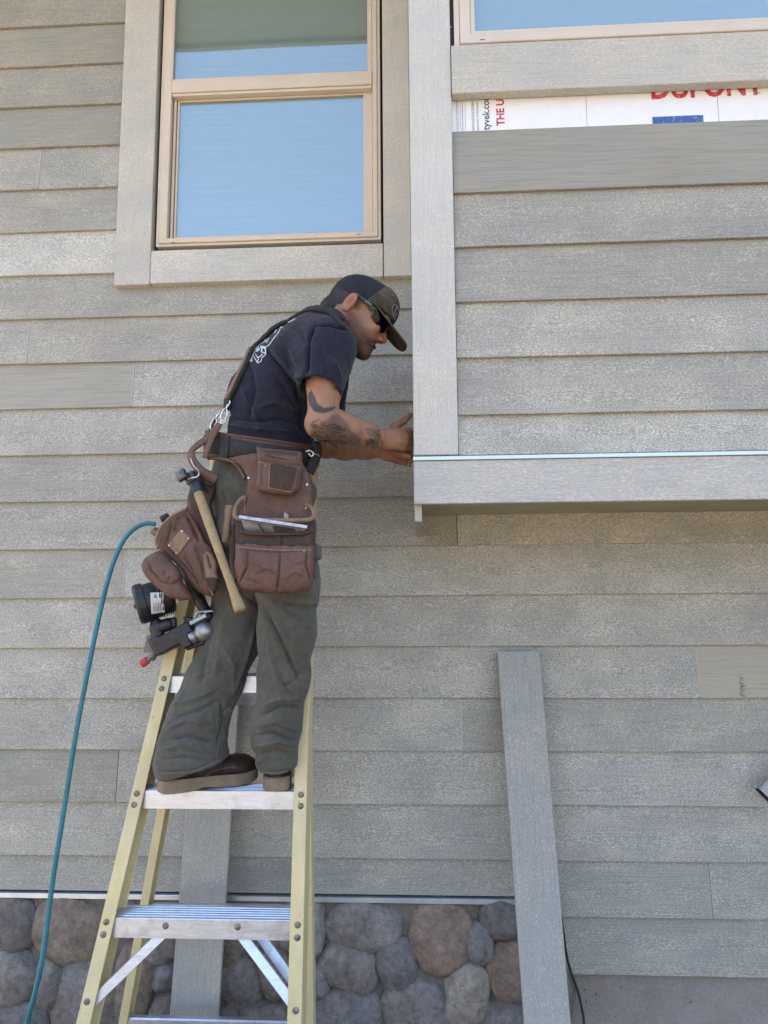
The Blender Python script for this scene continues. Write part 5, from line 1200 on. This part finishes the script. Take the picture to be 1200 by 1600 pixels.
# ------------------------------------------------------------------ speed square and paper tag in the pouch
sq = empty('speed_square', A_(427, 818, -.68).tolist()); tag(sq, 'aluminium carpenter square tucked in the big leather pouch', 'square')
b = NB('square_metal'); n = b.noise(b.coord((1, 1, 1), False), 70, 5, .7); M['sqm'] = b.done(b.ramp(n, [(.3, (.30, .31, .32)), (.7, (.55, .56, .58))]), .45, .7)
q0, q1 = A_(374, 808, -.712), A_(480, 824, -.712); bm = bmesh.new(); b_strap(bm, [q0, q1], (0, -1, .15), .009, .010); bm_obj('fence', bm, M['sqm'], sq)
bm = bmesh.new(); P4 = [A_(377, 812, -.706), A_(478, 826, -.706), A_(466, 845, -.668), A_(388, 845, -.668)]
F = [bm.verts.new(p) for p in P4]; K2 = [bm.verts.new(p+np.array([0, .003, 0])) for p in P4]; bm.faces.new(F); bm.faces.new(K2[::-1])
for i in range(4): bm.faces.new((F[i], K2[i], K2[(i+1) % 4], F[(i+1) % 4]))
bm_obj('plate', bm, M['sqm'], sq)
for pl in ([(401, 817), (404, 818), (414, 830), (410, 831)], [(425, 823), (430, 822), (462, 825), (460, 830), (430, 831)]):
    bm = bmesh.new(); bm.faces.new([bm.verts.new(A_(x, y, -.7085+.0008*(y-815)*.8)) for x, y in pl]); bm_obj('slot', bm, M['blackpl'], sq)
b = NB('paper'); M['paper'] = b.done((.62, .64, .66), .7)
bm = bmesh.new(); P4 = [A_(442, 816, -.668), A_(444.5, 800, -.672), A_(451, 805, -.670), A_(449.5, 816, -.667)]; F = [bm.verts.new(p) for p in P4]; bm.faces.new(F); bmesh.ops.solidify(bm, geom=bm.faces[:], thickness=.0006)
tag(bm_obj('paper_slip', bm, M['paper']), 'small white paper slip sticking up behind the carpenter square', 'paper')

# ------------------------------------------------------------------ nail gun
ng = empty('nail_gun', A_(270, 1000, -.50).tolist()); tag(ng, 'black coil nail gun with red tip hanging at the ladder rail', 'nail gun')
b = NB('gun_plastic'); v = b.coord((1, 1, 1), False); n = b.noise(v, 30, 5, .7); n2 = b.noise(v, 300, 3); M['gunp'] = b.done(b.ramp(n, [(.3, (.006, .0065, .009)), (.7, (.017, .0175, .022))]), .42); b.bump(n2, .3, .0006)
b = NB('gun_metal'); n = b.noise(b.coord((1, 1, 1), False), 38, 5, .7); M['gunm'] = b.done(b.ramp(n, [(.3, (.20, .22, .24)), (.60, (.42, .45, .48)), (.72, (.16, .11, .08))]), .42, .85)
b = NB('red_rubber'); M['red'] = b.done((.42, .035, .04), .6)
b = NB('gun_plate'); M['gplate'] = b.done((.16, .15, .13), .55, .3)
Zg = lambda x, y, Y=-.50: A_(x/7.5+200, y/7.5+880, Y)
GY = -.515
# drum magazine: face turned left, ribs on its flank
c0 = Zg(175, 470, GY); ax_ = nrm_(Zg(420, 400, GY+.02)-c0); upv = nrm_(np.array([.1, 0, 1])); upv = nrm_(upv-ax_*(ax_@upv)); sd = np.cross(ax_, upv)
def lathe(name, prof, seg=28, mat='gunp', sq=1.0):
    bm = bmesh.new(); R_ = []
    for a, r in prof: R_.append([bm.verts.new(Vector((c0+ax_*a+(upv*math.cos(t)+sd*math.sin(t)*sq)*r).tolist())) for t in [2*math.pi*k/seg for k in range(seg)]])
    for a, c in zip(R_, R_[1:]):
        for k in range(seg): bm.faces.new((a[k], a[(k+1) % seg], c[(k+1) % seg], c[k]))
    bm.faces.new(R_[0][::-1]); bm.faces.new(R_[-1]); bmesh.ops.recalc_face_normals(bm, faces=bm.faces); return bm_obj(name, bm, M[mat], ng)
prof = [(-.020, .020), (-.020, .052), (-.017, .056), (-.012, .059), (.008, .059), (.010, .054), (.046, .054)]
for i in range(5): a = .048+i*.0065; prof += [(a, .056), (a+.0032, .056), (a+.0034, .050), (a+.0060, .050)]
prof += [(.085, .046), (.090, .030)]
o = lathe('drum', prof, 32); drum = o
VV = np.array([v_.co for v_ in o.data.vertices])+np.array(wloc(o)); QQ = [list(p_.vertices) for p_ in o.data.polygons]; bv = BVHTree.FromPolygons([tuple(q) for q in VV.tolist()], QQ)
Zgp = lambda pts: [(x/7.5+200, y/7.5+880) for x, y in pts]
lab = [[Zgp([(262+26*i, 350+(-2*i)), (288+26*i, 348-2*i), (296+26*i, 588-4*i), (272+26*i, 590-4*i)])][0] for i in range(6)]
decal(bv, lab, 'paper', 'white_label', ng, .0022, 3)
decal(bv, ribbon(Zgp([(310, 370), (330, 400), (310, 400)]), 1.6)+ribbon(Zgp([(380, 380), (395, 430)]), 2.2)+[q for k in range(6) for q in ribbon(Zgp([(300+18*k, 460), (304+18*k, 565)]), .7)], 'print_black', 'label_print', ng, .0032)
bm = bmesh.new(); p = Zg(105, 500, GY-.02); sphere_bits(bm, p.tolist(), .008, (1.2, 1, 1.2)); bm_obj('latch', bm, M['gunp'], drum, True)
def gvol(name, prims, mat, cuts=(), hh=.0028):
    lo = np.min([p_[1] for p_, k in prims], 0)-.012; hi = np.max([p_[2] for p_, k in prims], 0)+.012; v = Vol(lo, hi, hh)
    for p_, k in prims: v.add(p_, k)
    for p_ in cuts: v.cut(p_, .002)
    return build(name, v.mesh(name, 1), M[mat], ng)
bd = nrm_(Zg(690, 800, GY)-Zg(330, 990, GY)); bu = nrm_(np.cross(np.array([0, 1, 0]), bd)*-1); bu = bu if bu[2] > 0 else -bu; bs = np.cross(bd, bu); BX = np.array([bd, bu, bs])
gvol('housing', [(rbox(Zg(520, 900, GY), (.052, .024, .026), BX, .006), .004), (rbox(Zg(660, 790, GY), (.028, .017, .028), BX, .005), .004), (rbox(Zg(360, 960, GY), (.018, .028, .022), BX, .006), .004), (rbox(Zg(680, 900, GY-.012), (.014, .022, .018), BX, .003), .003)], 'gunp',
     [rc(Zg(440, 830, GY-.028), Zg(700, 715, GY-.028), .002, .002), rc(Zg(430, 900, GY-.028), Zg(440, 1010, GY-.028), .002, .002)])
gvol('neck', [(rc(Zg(330, 760, GY), Zg(470, 720, GY), .020, .019), .004), (rc(Zg(330, 700, GY), Zg(350, 860, GY), .016, .02), .004)]+[(rc(Zg(430, 685+22*i, GY), Zg(540, 665+22*i, GY), .0085, .0085), .002) for i in range(4)], 'gunp')
gvol('cylinder', [(rc(Zg(740, 860, GY), Zg(1010, 745, GY+.085), .0255, .0255), .003)], 'gunm'); gvol('cylinder_lip', [(rc(Zg(885, 800, GY), Zg(895, 796, GY), .029, .029), .002)], 'gunm')
gvol('bracket', [(rbox(Zg(835, 660, GY-.004), (.028, .007, .018), BX, .002), .002), (rc(Zg(740, 720, GY-.01), Zg(815, 570, GY-.01), .004, .006), .003), (rc(Zg(815, 570, GY-.01), Zg(990, 560, GY-.01), .005, .004), .003)], 'gunm')
gvol('trigger', [(rc(Zg(660, 640, GY-.006), Zg(745, 660, GY-.006), .004, .007), .004), (rc(Zg(745, 660, GY-.006), Zg(700, 700, GY-.006), .007, .005), .004)], 'gunp')
gvol('foot_rail', [(rc(Zg(700, 1000, GY), Zg(880, 930, GY), .006, .007), .003)], 'gunp')
gvol('handle', [(rc(Zg(940, 620, GY+.01), Zg(840, 440, GY+.02), .016, .017), .006), (rc(Zg(840, 440, GY+.02), Zg(640, 0, GY+.05), .017, .018), .006), (rc(Zg(640, 0, GY+.05), Zg(420, -340, GY+.055), .018, .014), .006)], 'gunp')
gvol('nose', [(rc(Zg(320, 1040, GY), Zg(240, 1130, GY), .010, .0085), .004), (rc(Zg(330, 1060, GY+.005), Zg(300, 1130, GY+.005), .007, .005), .004)], 'gplate')
tipd = nrm_(Zg(170, 1178, GY)-Zg(240, 1130, GY)); t0 = Zg(235, 1132, GY); tube('nose_tip', [t0, t0+tipd*.001, t0+tipd*.021, t0+tipd*.023], [.0095, .0115, .0115, .0098], M['red'], ng, 14)
bm = bmesh.new(); P4 = [Zg(225, 835, GY+.006), Zg(310, 850, GY+.006), Zg(310, 1045, GY+.006), Zg(180, 1050, GY+.006), Zg(195, 960, GY+.006)]; F = [bm.verts.new(p) for p in P4]; K2 = [bm.verts.new(p+np.array([0, .004, 0])) for p in P4]; bm.faces.new(F); bm.faces.new(K2[::-1]); [bm.faces.new((F[i], K2[i], K2[(i+1) % 5], F[(i+1) % 5])) for i in range(5)]; bmesh.ops.recalc_face_normals(bm, faces=bm.faces); bm_obj('guard_plate', bm, M['gplate'], ng)
b = NB('brass'); n = b.noise(b.coord((1, 1, 1), False), 60, 4, .7); M['brass'] = b.done(b.ramp(n, [(.3, (.10, .09, .045)), (.7, (.22, .20, .11))]), .5, .6)
fa, fb = A_(238, 828, -.478), A_(254, 838, -.47); tube('air_fitting', [fa, Vector(fa).lerp(Vector(fb), .1), Vector(fa).lerp(Vector(fb), .9), fb], [.010, .0125, .0125, .011], M['brass'], ng, 12)
fa, fb = A_(251, 812, -.47), A_(264, 806, -.46); tube('end_cap', [fa, Vector(fa).lerp(Vector(fb), .1), Vector(fa).lerp(Vector(fb), .8), fb], [.008, .0105, .0105, .009], M['gunp'], ng, 12)
